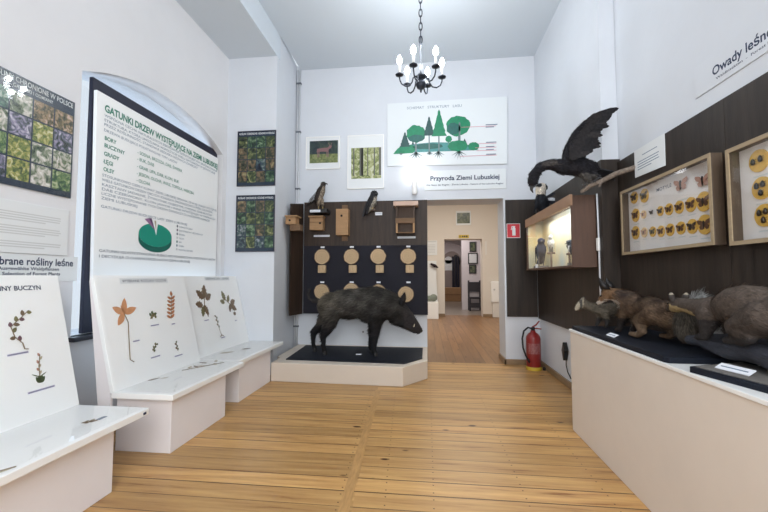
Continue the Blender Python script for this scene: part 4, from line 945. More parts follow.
MB().tube([(X0-.092, Y0-.071, .15), (X0-.072, Y0-.07, .10)], [.016, .012], 9).build('nozzle', M['black'], t, True)
mb = MB()
for i in range(8):
    a0, a1 = math.radians(-150+i*15), math.radians(-135+i*15); p = lambda a, z: (X0+.0955*math.cos(a), Y0+.0955*math.sin(a), z)
    mb.add([p(a0, .22), p(a1, .22), p(a1, .36), p(a0, .36)], [(0, 1, 2, 3)])
mb.build('label_plate', mat('dull_red_print', (132, 52, 60), .5, noise=.4, nscale=40, rgb2=(168, 120, 116)), t)
mb = MB().lathe((1.555, 5.43, 0), [(.018, 0), (.02, .01), (.02, .03), (.012, .045)], 12); o = mb.build('door_stop', M['black'], None); tag(o, 'small black rubber stop on the floor beside the extinguisher', 'door stop')

t = thing('plug_adapter', 'black plug adapter on the white wall low beside the counter', 'plug', (1.59, 4.68, .29))
mb = MB(); SW = Plane((1.60, 0, 0), (0, -1, 0), (0, 0, 1)); mb.prism([(-4.73, .40), (-4.68, .29), (-4.63, .41), (-4.68, .50)], SW, .001, .05); mb.build('plug_body', M['black'], t, bevel=.004)
MB().tube([(1.585, 4.68, .31), (1.58, 4.67, .24), (1.585, 4.64, .17), (1.585, 4.55, .12)], .006, 6).build('lead', M['black'], t, True)
t = thing('power_cord', 'thin pale cord with an inline switch running down beside the lit showcase', 'cord', (1.57, 3.78, 1.0))
MB().tube([(1.57, 3.72, 2.02), (1.57, 3.71, 1.55), (1.57, 3.71, .95)], .008, 8).build('cord', M['metal'], t, True)
mb = MB().box(1.553, 3.69, 1.49, 1.574, 3.735, 1.61); mb.build('inline_switch', M['white'], t, bevel=.006)

# ================================================================ lit showcase on the far side wall
V = thing('lit_showcase', 'wall hung walnut showcase with a lit glass front holding small birds', 'showcase', (1.46, 4.6, 1.35))
x0, x1, ya, yb, z0, z1 = 1.355, 1.574, 3.765, 5.42, 1.345, 2.03
MB().box(x0, ya, z0, x1, ya+.02, z1-.01).build('side_panel', M['vit_wood'], V)
MB().box(x0, yb-.02, z0, x1, yb, z1-.01).build('side_panel', M['vit_wood'], V)
MB().box(x0-.004, ya-.004, z0-.004, x1, yb+.004, z0+.016).build('bottom_panel', M['vit_wood'], V)
MB().box(x0+.012, ya+.02, z1-.03, x1, yb-.02, z1-.01).build('top_panel', M['vit_wood'], V)
MB().box(x0-.012, ya-.004, z1-.105, x0+.012, yb+.004, z1).build('fascia', M['vit_top'], V, bevel=.002)
MB().box(x1-.012, ya+.02, z0+.016, x1-.004, yb-.02, z1-.03).build('back_panel', M['diorama'], V)
MB().box(x0+.02, yb-.024, z0+.016, x1-.012, yb-.0205, z1-.03).build('end_lining', M['diorama'], V)
MB().box(x0+.002, ya+.02, z0+.016, x0+.006, yb-.02, z1-.105).build('glass_front', M['bench_glass'], V)
MB().tube([(x0+.06, ya+.10, z1-.06), (x0+.06, yb-.5, z1-.06)], .012, 10).build('tube_lamp', M['bulb'], V)
area('showcase_lamp', (x0+.09, ya+.72, z1-.075), (0, 0, math.pi/2), 1.25, .05, 9, (1.0, .97, .88))
def little_bird(label, c, s, axis, colA, colB, stand, name='stuffed_bird', lean=0.5, group='small birds in the lit showcase'):
    """A small perched bird: breast toward AXIS (unit xy), back colour colA, breast colB, on a peg of height STAND."""
    c = Vector(c); a = Vector((axis[0], axis[1], 0)).normalized(); up = Vector((0, 0, 1)); side = a.cross(up)
    t = thing(name, label, 'bird', c, group); q = lambda f, u, w=0: tuple(c+a*(f*s)+up*(stand+u*s)+side*(w*s))
    tone = lambda p: colB if (Vector(p)-c-up*(stand+.5*s)).dot(a) > .06*s and p[2] < c.z+stand+.72*s else colA
    body('body', [E(q(.16, .84), (.13*s,)*3), Cp((q(.13, .78), .10*s), (q(.04, .55), .19*s), (q(-.10, .34), .14*s), (q(-.24, .18), .06*s))], .03*s, tone, t, 'plumage', 3)
    plates('tail', [(q(-.18, .24, k*.04), q(-.46, .06, k*.06), side, .05*s, colA, .006*s) for k in (-1, 0, 1)], t)
    for k in (-1, 1): plates('wing', [(q(.02-.03*i, .66-.05*i, k*.17), q(-.30-.03*i, .22-.06*i, k*.13), up, .06*s, colA, .008*s) for i in range(3)], t)
    MB().tube([q(.27, .84), q(.44, .80)], [.035*s, .005*s], 7).build('beak', M['beak'], t, True)
    for k in (-1, 1): MB().ball(q(.22, .88, k*.10), .022*s, 8).build('eye', M['eye'], t, True)
    mb = MB()
    for k in (-1, 1): mb.tube([q(.02, .38, k*.07), q(.03, 0, k*.07)], .02*s, 6)
    mb.build('legs', M['beak'], t)
    mb = MB()
    if stand > .03: mb.tube([tuple(c), tuple(c+up*stand)], .012, 8); mb.tube([tuple(c+up*stand-side*.2*s), tuple(c+up*stand+side*.2*s)], .012, 8)
    else: mb.lathe(c, [(.25*s, 0), (.24*s, stand-.001)], 16)
    mb.build('stand', M['branch'] if stand > .03 else M['stone_base'], t)
    return t
zb = z0+.017
little_bird('tall black bird standing at the far end of the lit showcase', (1.455, 5.12, zb+.001), .37, (-.15, -1), (.02, .025, .05), (.03, .035, .06), .03)
little_bird('whitish bird on a branch stand in the middle of the lit showcase', (1.46, 4.72, zb), .22, (-.3, -.9), (.55, .58, .58), (.75, .76, .74), .17)
little_bird('tiny grey bird on a stand near the bright end of the lit showcase', (1.49, 4.22, zb), .15, (-.6, -.6), (.08, .085, .09), (.25, .26, .26), .13)
little_bird('slate blue and white bird at the near end of the lit showcase', (1.45, 4.0, zb+.001), .24, (-.5, .85), (.035, .055, .085), (.62, .64, .65), .03)
mb = MB().box(1.372, 5.02, zb+.0, 1.385, 5.08, zb+.05)
o = mb.build('name_tag', M['tag']); tag(o, 'small white tag at the foot of the black bird in the lit showcase', 'label')

# bird standing on the far end of the showcase roof
S = thing('stuffed_bird', 'small black stuffed bird with a pale face on the showcase roof', 'bird', (1.44, 4.97, 2.021))
def sb_tone(p):
    x, y, z = p
    return (.62, .56, .48) if (z > 2.285 and x < 1.475 and not ((x-1.405)**2+(z-2.40)**2 < .0009)) else (.018, .020, .026)
body('body', [E((1.44, 4.97, 2.375), (.075, .06, .06)), Cp(((1.43, 4.97, 2.34), .065), ((1.425, 4.97, 2.26), .058), ((1.44, 4.97, 2.19), .09), ((1.455, 4.97, 2.125), .07))], .010, sb_tone, S, 'plumage', 3, 700, .03, .004, lambda p: (0, 0, -1), .15, top=lambda p: 0 if p[2] < 2.10 else 1)
plates('wing', [((1.45, 4.92, 2.22), (1.58+.02*i, 4.90, 2.24-.035*i+.05*(i == 0)), (0, .2, 1), .020, (.55, .57, .6) if i == 1 else (.02, .022, .03), .004) for i in range(5)]
       + [((1.42, 4.92, 2.22), (1.35-.012*i, 4.90, 2.20-.05*i), (0, .2, 1), .02, (.02, .022, .03), .004) for i in range(4)], S)
plates('tail', [((1.47, 4.97+.012*i, 2.10), (1.52+.008*i, 4.98+.01*i, 2.055), (0, 1, 0), .015, (.02, .02, .025), .003) for i in range(3)], S)
MB().tube([(1.39, 4.95, 2.35), (1.36, 4.94, 2.31)], [.02, .004], 8).build('beak', M['tusk'], S, True)
mb = MB().tube([(1.42, 4.96, 2.09), (1.42, 4.96, 2.0235)], .010, 7).build('leg', M['beak'], S); mb = MB().tube([(1.46, 4.99, 2.09), (1.46, 4.99, 2.0235)], .010, 7).build('leg', M['beak'], S)
mb = MB().box(1.37, 5.33, 2.031, 1.44, 5.40, 2.037); 
MB_top = MB().box(x0+.012, ya+.0, z1-.0095, x1, yb, z1-.0085).build('top_cover', M['vit_wood'], V)
mb = MB().box(1.37, 5.30, 2.022, 1.44, 5.38, 2.032); o = mb.build('name_tag', M['tag']); tag(o, 'white tag at the far corner of the showcase roof', 'label')

# ================================================================ the large bird with the raised wing on its branch
Bd = thing('stuffed_bird', 'large black stuffed bird with a wing raised high on a grey branch', 'bird', (1.40, 3.50, 2.0))
def bird_tone(p):
    x, y, z = p
    if z < 2.15 and x > 1.30 and x < 1.46: return (.075, .068, .062)
    if 1.02 < x < 1.16 and z > 2.24 and y < 3.52: return (.055, .048, .045)
    return (.016, .015, .018)
body('body', [E((1.36, 3.55, 2.225), (.17, .085, .085), (0, .12, 0)), E((1.24, 3.55, 2.235), (.11, .07, .075)), Cp(((1.20, 3.55, 2.245), .062), ((1.10, 3.55, 2.265), .045), ((1.02, 3.55, 2.24), .043), ((.965, 3.55, 2.175), .044), ((.95, 3.55, 2.12), .043)),
              E((.95, 3.55, 2.11), (.042, .038, .05)),
              Cp(((1.25, 3.50, 2.27), .04), ((1.245, 3.46, 2.40), .030), ((1.275, 3.44, 2.485), .024), ((1.36, 3.43, 2.585), .016)), Cp(((1.25, 3.60, 2.27), .04), ((1.27, 3.615, 2.40), .026), ((1.30, 3.62, 2.47), .02)),
              Cp(((1.36, 3.49, 2.19), .055), ((1.385, 3.48, 2.11), .032), ((1.40, 3.475, 2.075), .012)), Cp(((1.44, 3.55, 2.19), .055), ((1.47, 3.50, 2.125), .032), ((1.48, 3.47, 2.10), .012))], .011, bird_tone, Bd, 'plumage', 3, 3000, .035, .0045, lambda p: (1, 0, -.3), .12)
def lerp2(pts, s):
    k = min(int(s*(len(pts)-1)), len(pts)-2); return Vector(pts[k]).lerp(Vector(pts[k+1]), s*(len(pts)-1)-k)
def fan(yb_, sc=1.0, ox=1.25, oz=2.27, n=24):
    lead = [(1.23, 2.28), (1.235, 2.40), (1.265, 2.485), (1.36, 2.59), (1.45, 2.655)]
    trail = [(1.38, 2.315), (1.44, 2.33), (1.475, 2.36), (1.51, 2.45), (1.545, 2.55), (1.59, 2.63), (1.66, 2.70)]
    out = []
    for i in range(n):
        s = i/(n-1); a = lerp2(lead, s*.98); b = lerp2(trail, s); 
        A = Vector((ox+(a.x-ox)*sc, yb_+.003*(i % 3), oz+(a.y-oz)*sc)); Bp = Vector((ox+(b.x-ox)*sc, yb_-.02+.003*(i % 3), oz+(b.y-oz)*sc))
        d = (Bp-A).normalized(); Bp = Bp+d*random.uniform(-.035, .02); side = d.cross(Vector((0, 1, 0)))
        out.append((A, Bp, side, .024*sc, (.017, .016, .018) if i % 4 else (.03, .027, .027), .002))
    for i in range(12):
        s = i/11; a = lerp2(lead, s*.9); b = lerp2(trail, s*.85); m = a.lerp(b, .5)
        A = Vector((ox+(a.x-ox)*sc, yb_-.012, oz+(a.y-oz)*sc)); Bp = Vector((ox+(m.x-ox)*sc, yb_-.016, oz+(m.y-oz)*sc)); d = (Bp-A).normalized()
        out.append((A, Bp, d.cross(Vector((0, 1, 0))), .034*sc, (.022, .02, .021), .003))
    return out
plates('raised_wing', fan(3.44), Bd); plates('far_wing', fan(3.615, .82), Bd)
plates('tail', [((1.48, 3.52+.012*i, 2.205), (1.635+.006*i, 3.50+.015*i, 2.165-.012*i), (.1, .8, .5), .026, (.018, .017, .019), .002) for i in range(6)], Bd)
MB().tube([(.945, 3.55, 2.07), (.94, 3.55, 2.035), (.955, 3.55, 2.005)], [.020, .013, .003], 8).build('beak', M['beak'], Bd, True)
for s in (-1, 1): MB().ball((.935, 3.55+s*.036, 2.115), .008, 8).build('eye', M['eye'], Bd, True)
for x, y, z in ((1.40, 3.475, 2.08), (1.48, 3.455, 2.105)):
    mb = MB()
    for a in (-.6, 0, .6, 3.14): mb.tube([(x, y, z), (x-.045*math.cos(a), y+.03*math.sin(a), z-.022-.006*math.cos(a)), (x-.05*math.cos(a), y+.034*math.sin(a), z-.045)], [.008, .007, .003], 6)
    mb.build('foot', M['beak'], Bd, True)
br = body('perch_branch', [Cp(((1.715, 3.345, 2.155), .022), ((1.60, 3.41, 2.125), .024), ((1.50, 3.455, 2.075), .022), ((1.42, 3.49, 2.045), .022), ((1.365, 3.53, 2.005), .018)), Cp(((1.50, 3.45, 2.07), .014), ((1.46, 3.42, 2.02), .008))], .008, lambda p: (.20, .16, .13), None, 'fur', 2)
tag(br, 'grey branch jutting from the wall corner under the large black bird', 'branch')

# ================================================================ insect cases and signs on the near side wall
def case(label, ya, yb, z0, z1, xf=1.65):
    t = thing('insect_case', label, 'insect case', (1.69, (ya+yb)/2, z0), 'insect cases')
    b = .016
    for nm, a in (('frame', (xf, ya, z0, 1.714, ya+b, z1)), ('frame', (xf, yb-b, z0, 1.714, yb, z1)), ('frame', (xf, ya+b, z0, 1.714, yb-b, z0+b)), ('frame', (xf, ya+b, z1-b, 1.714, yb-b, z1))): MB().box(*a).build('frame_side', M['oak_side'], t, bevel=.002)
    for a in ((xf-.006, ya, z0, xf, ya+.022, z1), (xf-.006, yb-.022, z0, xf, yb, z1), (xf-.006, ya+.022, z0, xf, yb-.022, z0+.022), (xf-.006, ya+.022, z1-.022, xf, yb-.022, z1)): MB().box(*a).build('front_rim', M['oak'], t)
    MB().box(1.704, ya+b, z0+b, 1.713, yb-b, z1-b).build('lining', M['case_in'], t)
    MB().box(xf+.002, ya+b, z0+b, xf+.005, yb-b, z1-b).build('cover_glass', M['glass'], t)
    return t
C1 = case('oak framed insect case of moths on yellow discs, beside the paper notice', 2.405, 3.455, 1.435, 1.975)
C2 = case('oak framed insect case with beetles on large yellow discs, past the moth case', 1.15, 2.29, 1.42, 1.95)
CP = Plane((1.704, 0, 0), (0, -1, 0), (0, 0, 1))
text('MOTYLE', CP, -3.04, 1.882, .025, M['navy_text'], C1, d=.001, width=.175, bold=.01, spacing=1)
def insect(label, u, v, R, kind, wing, disc='cork', ang=0., group='moths in the insect case'):
    t = thing('pinned_insect', label, 'insect', CP(u, v), group)
    if disc: mb = MB(); CP.disc(mb, u, v, R, .0005, .008, 22); mb.build('cork_disc', M[disc], t)
    r = lambda x, y: (u+(x*math.cos(ang)-y*math.sin(ang))*R, v+(x*math.sin(ang)+y*math.cos(ang))*R)
    if kind == 'moth':
        for s in (-1, 1):
            mb = MB(); mb.prism([r(s*a, b) for a, b in ((.05, .12), (.35, .42), (.85, .55), (.95, .38), (.75, .08), (.35, -.05), (.05, -.02))][::s], CP, .0105, .0125); mb.build('forewing', M[wing], t)
            mb = MB(); mb.prism([r(s*a, b) for a, b in ((.05, .0), (.45, .02), (.70, -.15), (.55, -.45), (.25, -.50), (.05, -.2))][::s], CP, .0085, .0104); mb.build('hindwing', M[wing], t)
        mb = MB(); mb.tube([CP(*r(0, .38), .013), CP(*r(0, .1), .013), CP(*r(0, -.45), .013)], [.06*R, .11*R, .04*R], 7); mb.build('body', M['wing_dark'], t, True)
    else:
        n = 3 if kind == 'beetles' else 2
        for k in range(n):
            cx, cy = ((-.35, .25), (.3, .3), (.05, -.42))[k] if n == 3 else ((-.42, -.02), (.35, .08))[k]
            p = r(cx, cy); q = [CP(p[0], p[1]+dz*R, .015) for dz in (.30, .20, 0, -.22, -.28)]
            mb = MB(); mb.tube(q, [.05*R, .12*R, .18*R, .15*R, .04*R], 8)
            for s in (-1, 1):
                for dz in (.12, 0, -.12): mb.tube([CP(p[0], p[1]+dz*R, .012), CP(p[0]+s*.26*R, p[1]+dz*1.6*R, .010)], .010*R+.0006, 4)
            mb.build('beetle', M['beetle'], t, True)
    mb = MB(); CP.rect(mb, u-R*.75, v-R*1.42, u+R*.75, v-R*1.28, .0005, .0012); mb.build('name_slip', M['paper_text'], t)
rowsM = [('top', [(3.341, 1.903, .046, 'wing_dark', 'cork'), (3.193, 1.888, .050, 'wing_olive', 'cork'), (2.75, 1.868, .075, 'wing_pink', None), (2.545, 1.845, .070, 'wing_pink', None)]),
         ('middle', [(3.329, 1.755, .050, 'wing_brown', 'cork'), (3.213, 1.742, .030, 'wing_pink', 'cork_pale'), (3.101, 1.739, .026, 'wing_dark', None), (2.995, 1.732, .033, 'wing_dark', 'cork'), (2.893, 1.727, .038, 'wing_brown', 'cork'), (2.783, 1.722, .040, 'wing_brown', 'cork'), (2.668, 1.718, .044, 'wing_brown', 'cork'), (2.55, 1.715, .062, 'wing_brown', 'cork')]),
         ('bottom', [(3.338, 1.612, .050, 'wing_brown', 'cork'), (3.212, 1.600, .036, 'wing_pink', 'cork_pale'), (3.099, 1.593, .036, 'wing_olive', 'cork'), (2.996, 1.583, .038, 'wing_brown', 'cork'), (2.89, 1.581, .040, 'wing_brown', 'cork'), (2.775, 1.579, .040, 'wing_brown', 'cork'), (2.664, 1.575, .044, 'wing_dark', 'cork'), (2.55, 1.572, .062, 'wing_brown', 'cork')])]
ORD = ['first', 'second', 'third', 'fourth', 'fifth', 'sixth', 'seventh', 'eighth']
for nm, rr in rowsM:
    for i, (y, z, R, w, dsc) in enumerate(rr):
        R *= 1.1 if R < .06 else 1.0
        insect(f'{"large pinkish" if not dsc and R > .05 else "pinned"} moth, {ORD[i]} from the far end of the {nm} row in the moth case', -y, z, R, 'moth', w, dsc)
for nm, y, z, k in (('top', 2.147, 1.847, 'pair'), ('middle', 2.138, 1.703, 'beetles'), ('bottom', 2.130, 1.562, 'beetles')):
    insect(f'beetles on a large yellow disc, {nm} one of the upright row in the beetle case', -y, z, .058, k, 'beetle', 'cork', group='beetles in the insect case')

t = thing('paper_notice', 'white paper notice with a few printed lines above the moth case', 'notice', (1.71, 3.13, 2.06))
NP = Plane((1.715, 0, 0), (0, -1, 0), (0, 0, 1))
mb = MB(); mb.prism([(-3.335, 2.065), (-2.935, 2.052), (-2.932, 2.287), (-3.335, 2.287)], NP, .001, .006); mb.build('sheet', M['paper'], t)
mb = MB()
for u0, u1, v in ((-3.22, -3.02, 2.218), (-3.29, -3.0, 2.175), (-3.29, -3.01, 2.155), (-3.29, -3.0, 2.135), (-3.29, -3.10, 2.115)): NP.rect(mb, u0, v, u1, v+.006, .0061, .0065)
mb.build('print_lines', M['blue_text'], t)
t = thing('title_sign', 'white sign reading Owady leśne above the dark panel of insect cases', 'sign', (1.735, 2.2, 2.41))
OP = Plane((1.74, 0, 0), (0, -1, 0), (0, 0, 1))
mb = MB(); OP.rect(mb, -2.632, 2.40, -1.55, 2.60, .001, .008); mb.build('board', M['wall'], t)
text('Owady leśne', OP, -2.48, 2.468, .055, M['navy_text'], t, d=.0085, width=.41, bold=.03)
text('Waldinsekten  -  Forest Insects', OP, -2.452, 2.432, .015, M['navy_text'], t, d=.0085, width=.45, bold=.02)

# ================================================================ the long counter with the stuffed mammals
t = thing('display_counter', 'long cream display counter along the wall of insect cases', 'counter', (1.45, 1.9, 0))
MB().box(1.18, .3, 0, 1.712, 3.375, .80).build('body', M['cream'], t, bevel=.004)
MB().box(1.172, .3, .80, 1.712, 3.383, .8195).build('top_board', M['white'], t, bevel=.003)
mt = MB(); mt.prism([(1.185, 3.345), (1.70, 3.345), (1.70, 2.085), (1.20, 2.085), (1.185, 2.11)][::-1], Z, .8197, .85); o = mt.build('display_mat', M['mat'], bevel=.003); tag(o, 'thick navy base board under the fox on the counter', 'base board')
t = thing('mount_board', 'navy edged base board with grey top and a white tag, skewed on the counter', 'base board', (1.4, 1.6, .82))
pp = lambda a, b: (1.185+.075/.361*a*-1+.295/.32*b, 1.93+.353/.361*a+.123/.32*b)
quad = [pp(0, 0), pp(0, .30), pp(-1.0, .30), pp(-1.0, 0)]
MB().prism([(1.178, 1.905), (1.472, 2.028), (1.66, 1.16), (1.365, 1.04)][::-1], Z, .8197, .847).build('board', M['mat'], t, bevel=.002)
MB().prism([(1.196, 1.895), (1.468, 2.010), (1.652, 1.17), (1.375, 1.06)][::-1], Z, .847, .850).build('grey_top', M['stone_base'], t)
def flat_tag(label, c, ang, w, h, z):
    mt_ = Matrix.Translation((c[0], c[1], z)) @ Matrix.Rotation(ang, 4, 'Z') @ Matrix.Rotation(math.radians(28), 4, 'X')
    o = MB().box(-w/2, -h/2, 0, w/2, h/2, .004, mt_).build('name_tag', M['tag'])
    MB().box(-w*.4, -.004, .0041, w*.4, .002, .0045, mt_).build('print_line', M['blue_text'], o)
    return tag(o, label, 'label', 'name tags on the counter')
flat_tag('white tag at the front feet of the fox', (1.235, 2.76), -R90, .11, .035, .8585)
flat_tag('white tag on the grey topped base board in front of the marten', (1.29, 1.80), -R90+.2, .145, .04, .8595)

# fox
FX = thing('stuffed_fox', 'stuffed red fox with lowered head and bushy tail on the counter', 'fox', (1.42, 2.75, .85))
def fox_tone(p): return tuple(c*.9 for c in fox_raw(p))
def fox_raw(p):
    x, y, z = p
    if y > 2.985 and z > 1.195: return (.014, .013, .013)
    if (y > 2.97 and z < 1.075) or (y > 2.885 and y < 2.98 and 1.03 < z < 1.09 and x < 1.42): return (.46, .40, .34)
    if z < .965 and y > 2.83: return (.022, .017, .016)
    if z < .89 and y > 2.55: return (.15, .095, .058)
    if y > 2.92: return (.17, .098, .052)
    if z < 1.0: return (.135, .088, .055)
    d = math.sin(38*y+22*z)*math.sin(51*z+17*x)
    k = max(0, min(1, (z-1.06)/.07))
    return (.125*(1-.38*k)+.045*d, .080*(1-.35*k)+.03*d, .051*(1-.25*k)+.018*d)
def sh(p, dx=0, dy=0, dz=0): return (p[0]+dx, p[1]+dy, p[2]+dz)
prims = [E((1.43, 2.67, 1.05), (.070, .19, .078)), E((1.415, 2.85, 1.055), (.072, .10, .095)), E((1.45, 2.53, 1.02), (.078, .095, .09)),
         Cp(((1.41, 2.88, 1.085), .072), ((1.352, 2.955, 1.122), .050)), E((1.318, 2.985, 1.135), (.044, .046, .043)),
         Cp(((1.312, 2.99, 1.118), .040), ((1.285, 3.012, 1.085), .026), ((1.262, 3.03, 1.052), .014)),
         Cp(((1.385, 2.88, 1.02), .046), ((1.365, 2.915, .94), .025), ((1.36, 2.925, .880), .019), ((1.35, 2.945, .873), .019)),
         Cp(((1.46, 2.88, 1.02), .046), ((1.475, 2.94, .94), .025), ((1.475, 2.95, .880), .019), ((1.465, 2.97, .873), .019)),
         Cp(((1.405, 2.58, 1.02), .066), ((1.372, 2.69, .965), .042), ((1.362, 2.635, .905), .025), ((1.355, 2.68, .874), .020), ((1.345, 2.74, .873), .019)),
         Cp(((1.49, 2.55, 1.01), .062), ((1.52, 2.66, .955), .040), ((1.52, 2.58, .90), .024), ((1.515, 2.63, .874), .019), ((1.505, 2.69, .873), .018))]
body('body', prims, .009, fox_tone, FX, smooth_it=4, hair=10000, hlen=.034, hw=.0018, flow=lambda p: (.15, -1, -.35), lift=.2, top=lambda p: 0 if p[2] < .895 else .3 if (p[1] > 2.93 or p[2] < .95) else 1)
for dx, dy in ((-.026, -.012), (.024, .018)):
    o1 = Vector((1.316+dx, 2.972+dy, 1.160)); tp = o1+Vector((-.026+dx*.3, .026, .088)); sd = Vector((.85, -.5, 0))*.034; nd = Vector((.5, .85, 0))*.012
    mid = o1.lerp(tp, .45)
    MB().add([o1-sd, o1+nd, o1+sd, o1-nd, mid-sd*.75, mid+nd*.8, mid+sd*.75, mid-nd*.8, tp], [(3, 2, 1, 0), (0, 1, 5, 4), (1, 2, 6, 5), (2, 3, 7, 6), (3, 0, 4, 7), (4, 5, 8), (5, 6, 8), (6, 7, 8), (7, 4, 8)]).build('ear', M['hoof'], FX, True)
for dx, dy in ((-.026, -.016), (.020, .022)): MB().ball((1.293+dx, 3.005+dy, 1.112), .0075, 8).build('eye', M['eye'], FX, True)
MB().ball((1.256, 3.035, 1.05), .010, 8).build('nose', M['eye'], FX, True)
body('tail', [Cp(((1.48, 2.47, 1.045), .034), ((1.49, 2.435, 1.00), .058), ((1.492, 2.415, .95), .060), ((1.485, 2.415, .915), .05), ((1.485, 2.425, .88), .020))], .010, lambda p: (.088, .074, .058), FX, smooth_it=3, hair=3200, hlen=.05, hw=.0018, flow=lambda p: (0, -.15, -1), lift=.22, top=lambda p: 0 if p[2] < .935 else 1)

# polecat behind the fox
PC = thing('stuffed_polecat', 'slender grey brown stuffed polecat with a pale face behind the fox', 'polecat', (1.38, 3.22, .85))
def pole_tone(p):
    x, y, z = p
    if x < 1.235: return (.34, .30, .23) if not (1.208 < x < 1.226 and z > .995) else (.05, .045, .04)
    if z < .93: return (.03, .027, .026)
    return (.105, .088, .066)
prims = [Cp(((1.58, 3.2, .965), .058), ((1.46, 3.21, .995), .056), ((1.36, 3.22, .99), .046), ((1.285, 3.24, 1.015), .036), ((1.24, 3.25, 1.04), .036), ((1.205, 3.255, 1.01), .022), ((1.186, 3.256, .99), .013)),
         Cp(((1.235, 3.225, 1.065), .014), ((1.237, 3.22, 1.082), .009)), Cp(((1.245, 3.275, 1.065), .014), ((1.247, 3.28, 1.082), .009)),
         Cp(((1.375, 3.185, .97), .034), ((1.385, 3.17, .90), .018), ((1.37, 3.165, .869), .014)), Cp(((1.375, 3.25, .97), .034), ((1.36, 3.265, .90), .018), ((1.345, 3.265, .869), .014)),
         Cp(((1.56, 3.18, .96), .044), ((1.575, 3.165, .90), .02), ((1.555, 3.16, .869), .015)), Cp(((1.56, 3.235, .96), .044), ((1.545, 3.25, .90), .02), ((1.53, 3.255, .869), .015)),
         Cp(((1.61, 3.2, .97), .024), ((1.655, 3.17, .93), .028), ((1.675, 3.13, .885), .012))]
body('body', prims, .008, pole_tone, PC, smooth_it=3, hair=3500, hlen=.024, hw=.0013, flow=lambda p: (1, 0, -.3), lift=.2, top=lambda p: 0 if p[2] < .89 else .4 if p[0] < 1.27 else 1)
for s in (-1, 1): MB().ball((1.212, 3.255+s*.02, 1.024), .005, 8).build('eye', M['eye'], PC, True)
MB().ball((1.181, 3.256, .99), .007, 8).build('nose', M['eye'], PC, True)

# driftwood, marten, grey shaggy animal
r_ = random.Random(3)
lumps = [Cp(*[((1.40+.0*k, 2.25-.09*k, .913+.012*math.sin(k*1.7)), .028+.004*min(k, 6)) for k in range(9)]), Cp(*[((1.46, 2.2-.1*k, .911+.01*math.sin(k)), .05) for k in range(9)]), Cp(*[((1.53, 2.15-.1*k, .918), .052) for k in range(9)])]
dw = body('driftwood', lumps, .011, lambda p: (.05, .052, .06), None, 'fur', 2)
dw.data.materials[0] = M['rock']; tag(dw, 'dark ridged driftwood log under the marten on the counter', 'driftwood')
MT = thing('stuffed_marten', 'stuffed grey brown marten with a cream throat climbing on the driftwood', 'marten', (1.45, 2.0, .93))
MO = (-.045, -.06, .012)
def mar_tone(p): return tuple(c*.8 for c in mar_raw(p))
def mar_raw(p):
    x, y, z = p[0]-MO[0], p[1]-MO[1], p[2]-MO[2]
    if 2.20 < y < 2.44 and 1.0 < z < 1.088-.12*(2.44-y): return (.46, .36, .19)
    if z < .985 or (y > 2.05 and y < 2.2 and z < 1.03): return (.035, .030, .029)
    if y > 2.36: return (.085, .065, .055)
    k = max(0, min(1, (z-1.0)/.2)); return (.062+.085*k, .048+.064*k, .040+.050*k)
prims = [Cp(((1.393, 2.415, 1.064), .016), ((1.393, 2.320, 1.080), .028), ((1.395, 2.340, 1.097), .040), ((1.395, 2.260, 1.097), .040), ((1.395, 2.160, 1.090), .050), ((1.400, 2.060, 1.087), .070)),
         E((1.405, 1.880, 1.117), (.085, .19, .10), (-.10, 0, 0)), E((1.415, 1.680, 1.102), (.085, .12, .10)),
         Cp(((1.375, 2.060, 1.062), .058), ((1.360, 2.060, 0.997), .032), ((1.355, 2.070, 0.957), .022), ((1.347, 2.105, 0.950), .019)), Cp(((1.445, 2.020, 1.062), .055), ((1.460, 2.000, 1.002), .032), ((1.465, 2.010, 0.967), .022), ((1.460, 2.045, 0.964), .019)),
         Cp(((1.370, 1.740, 1.082), .078), ((1.340, 1.840, 1.032), .050), ((1.335, 1.780, 0.997), .030), ((1.340, 1.820, 0.974), .022), ((1.335, 1.900, 0.967), .019)), Cp(((1.455, 1.700, 1.072), .075), ((1.485, 1.800, 1.022), .048), ((1.485, 1.740, 0.992), .028), ((1.480, 1.840, 0.977), .02))]
body('body', prims, .009, mar_tone, MT, smooth_it=4, hair=7000, hlen=.030, hw=.0015, flow=lambda p: (.1, -1, -.4), lift=.2, top=lambda p: .35 if (p[1] > 2.04 or p[2] < 1.0) else 1)
for dx in (-.03, .03):
    body('ear', [Cp(((1.395+dx, 2.325, 1.120), .016), ((1.395+dx*1.25, 2.322, 1.142), .017), ((1.395+dx*1.3, 2.320, 1.156), .009))], .005, lambda p: (.36, .32, .25) if p[2] > 1.152 else (.05, .042, .038), MT, smooth_it=1)
    MB().ball((1.393+dx*.75, 2.375, 1.100), .006, 8).build('eye', M['eye'], MT, True)
MB().ball((1.393, 2.428, 1.064), .008, 8).build('nose', M['eye'], MT, True)
body('tail', [Cp(((1.420, 1.600, 1.082), .035), ((1.430, 1.460, 1.022), .052), ((1.435, 1.340, 0.967), .045), ((1.435, 1.270, 0.932), .015))], .010, lambda p: (.10, .08, .07), MT, smooth_it=3, hair=1500, hlen=.045, hw=.0016, flow=lambda p: (0, -1, -.4), lift=.22)
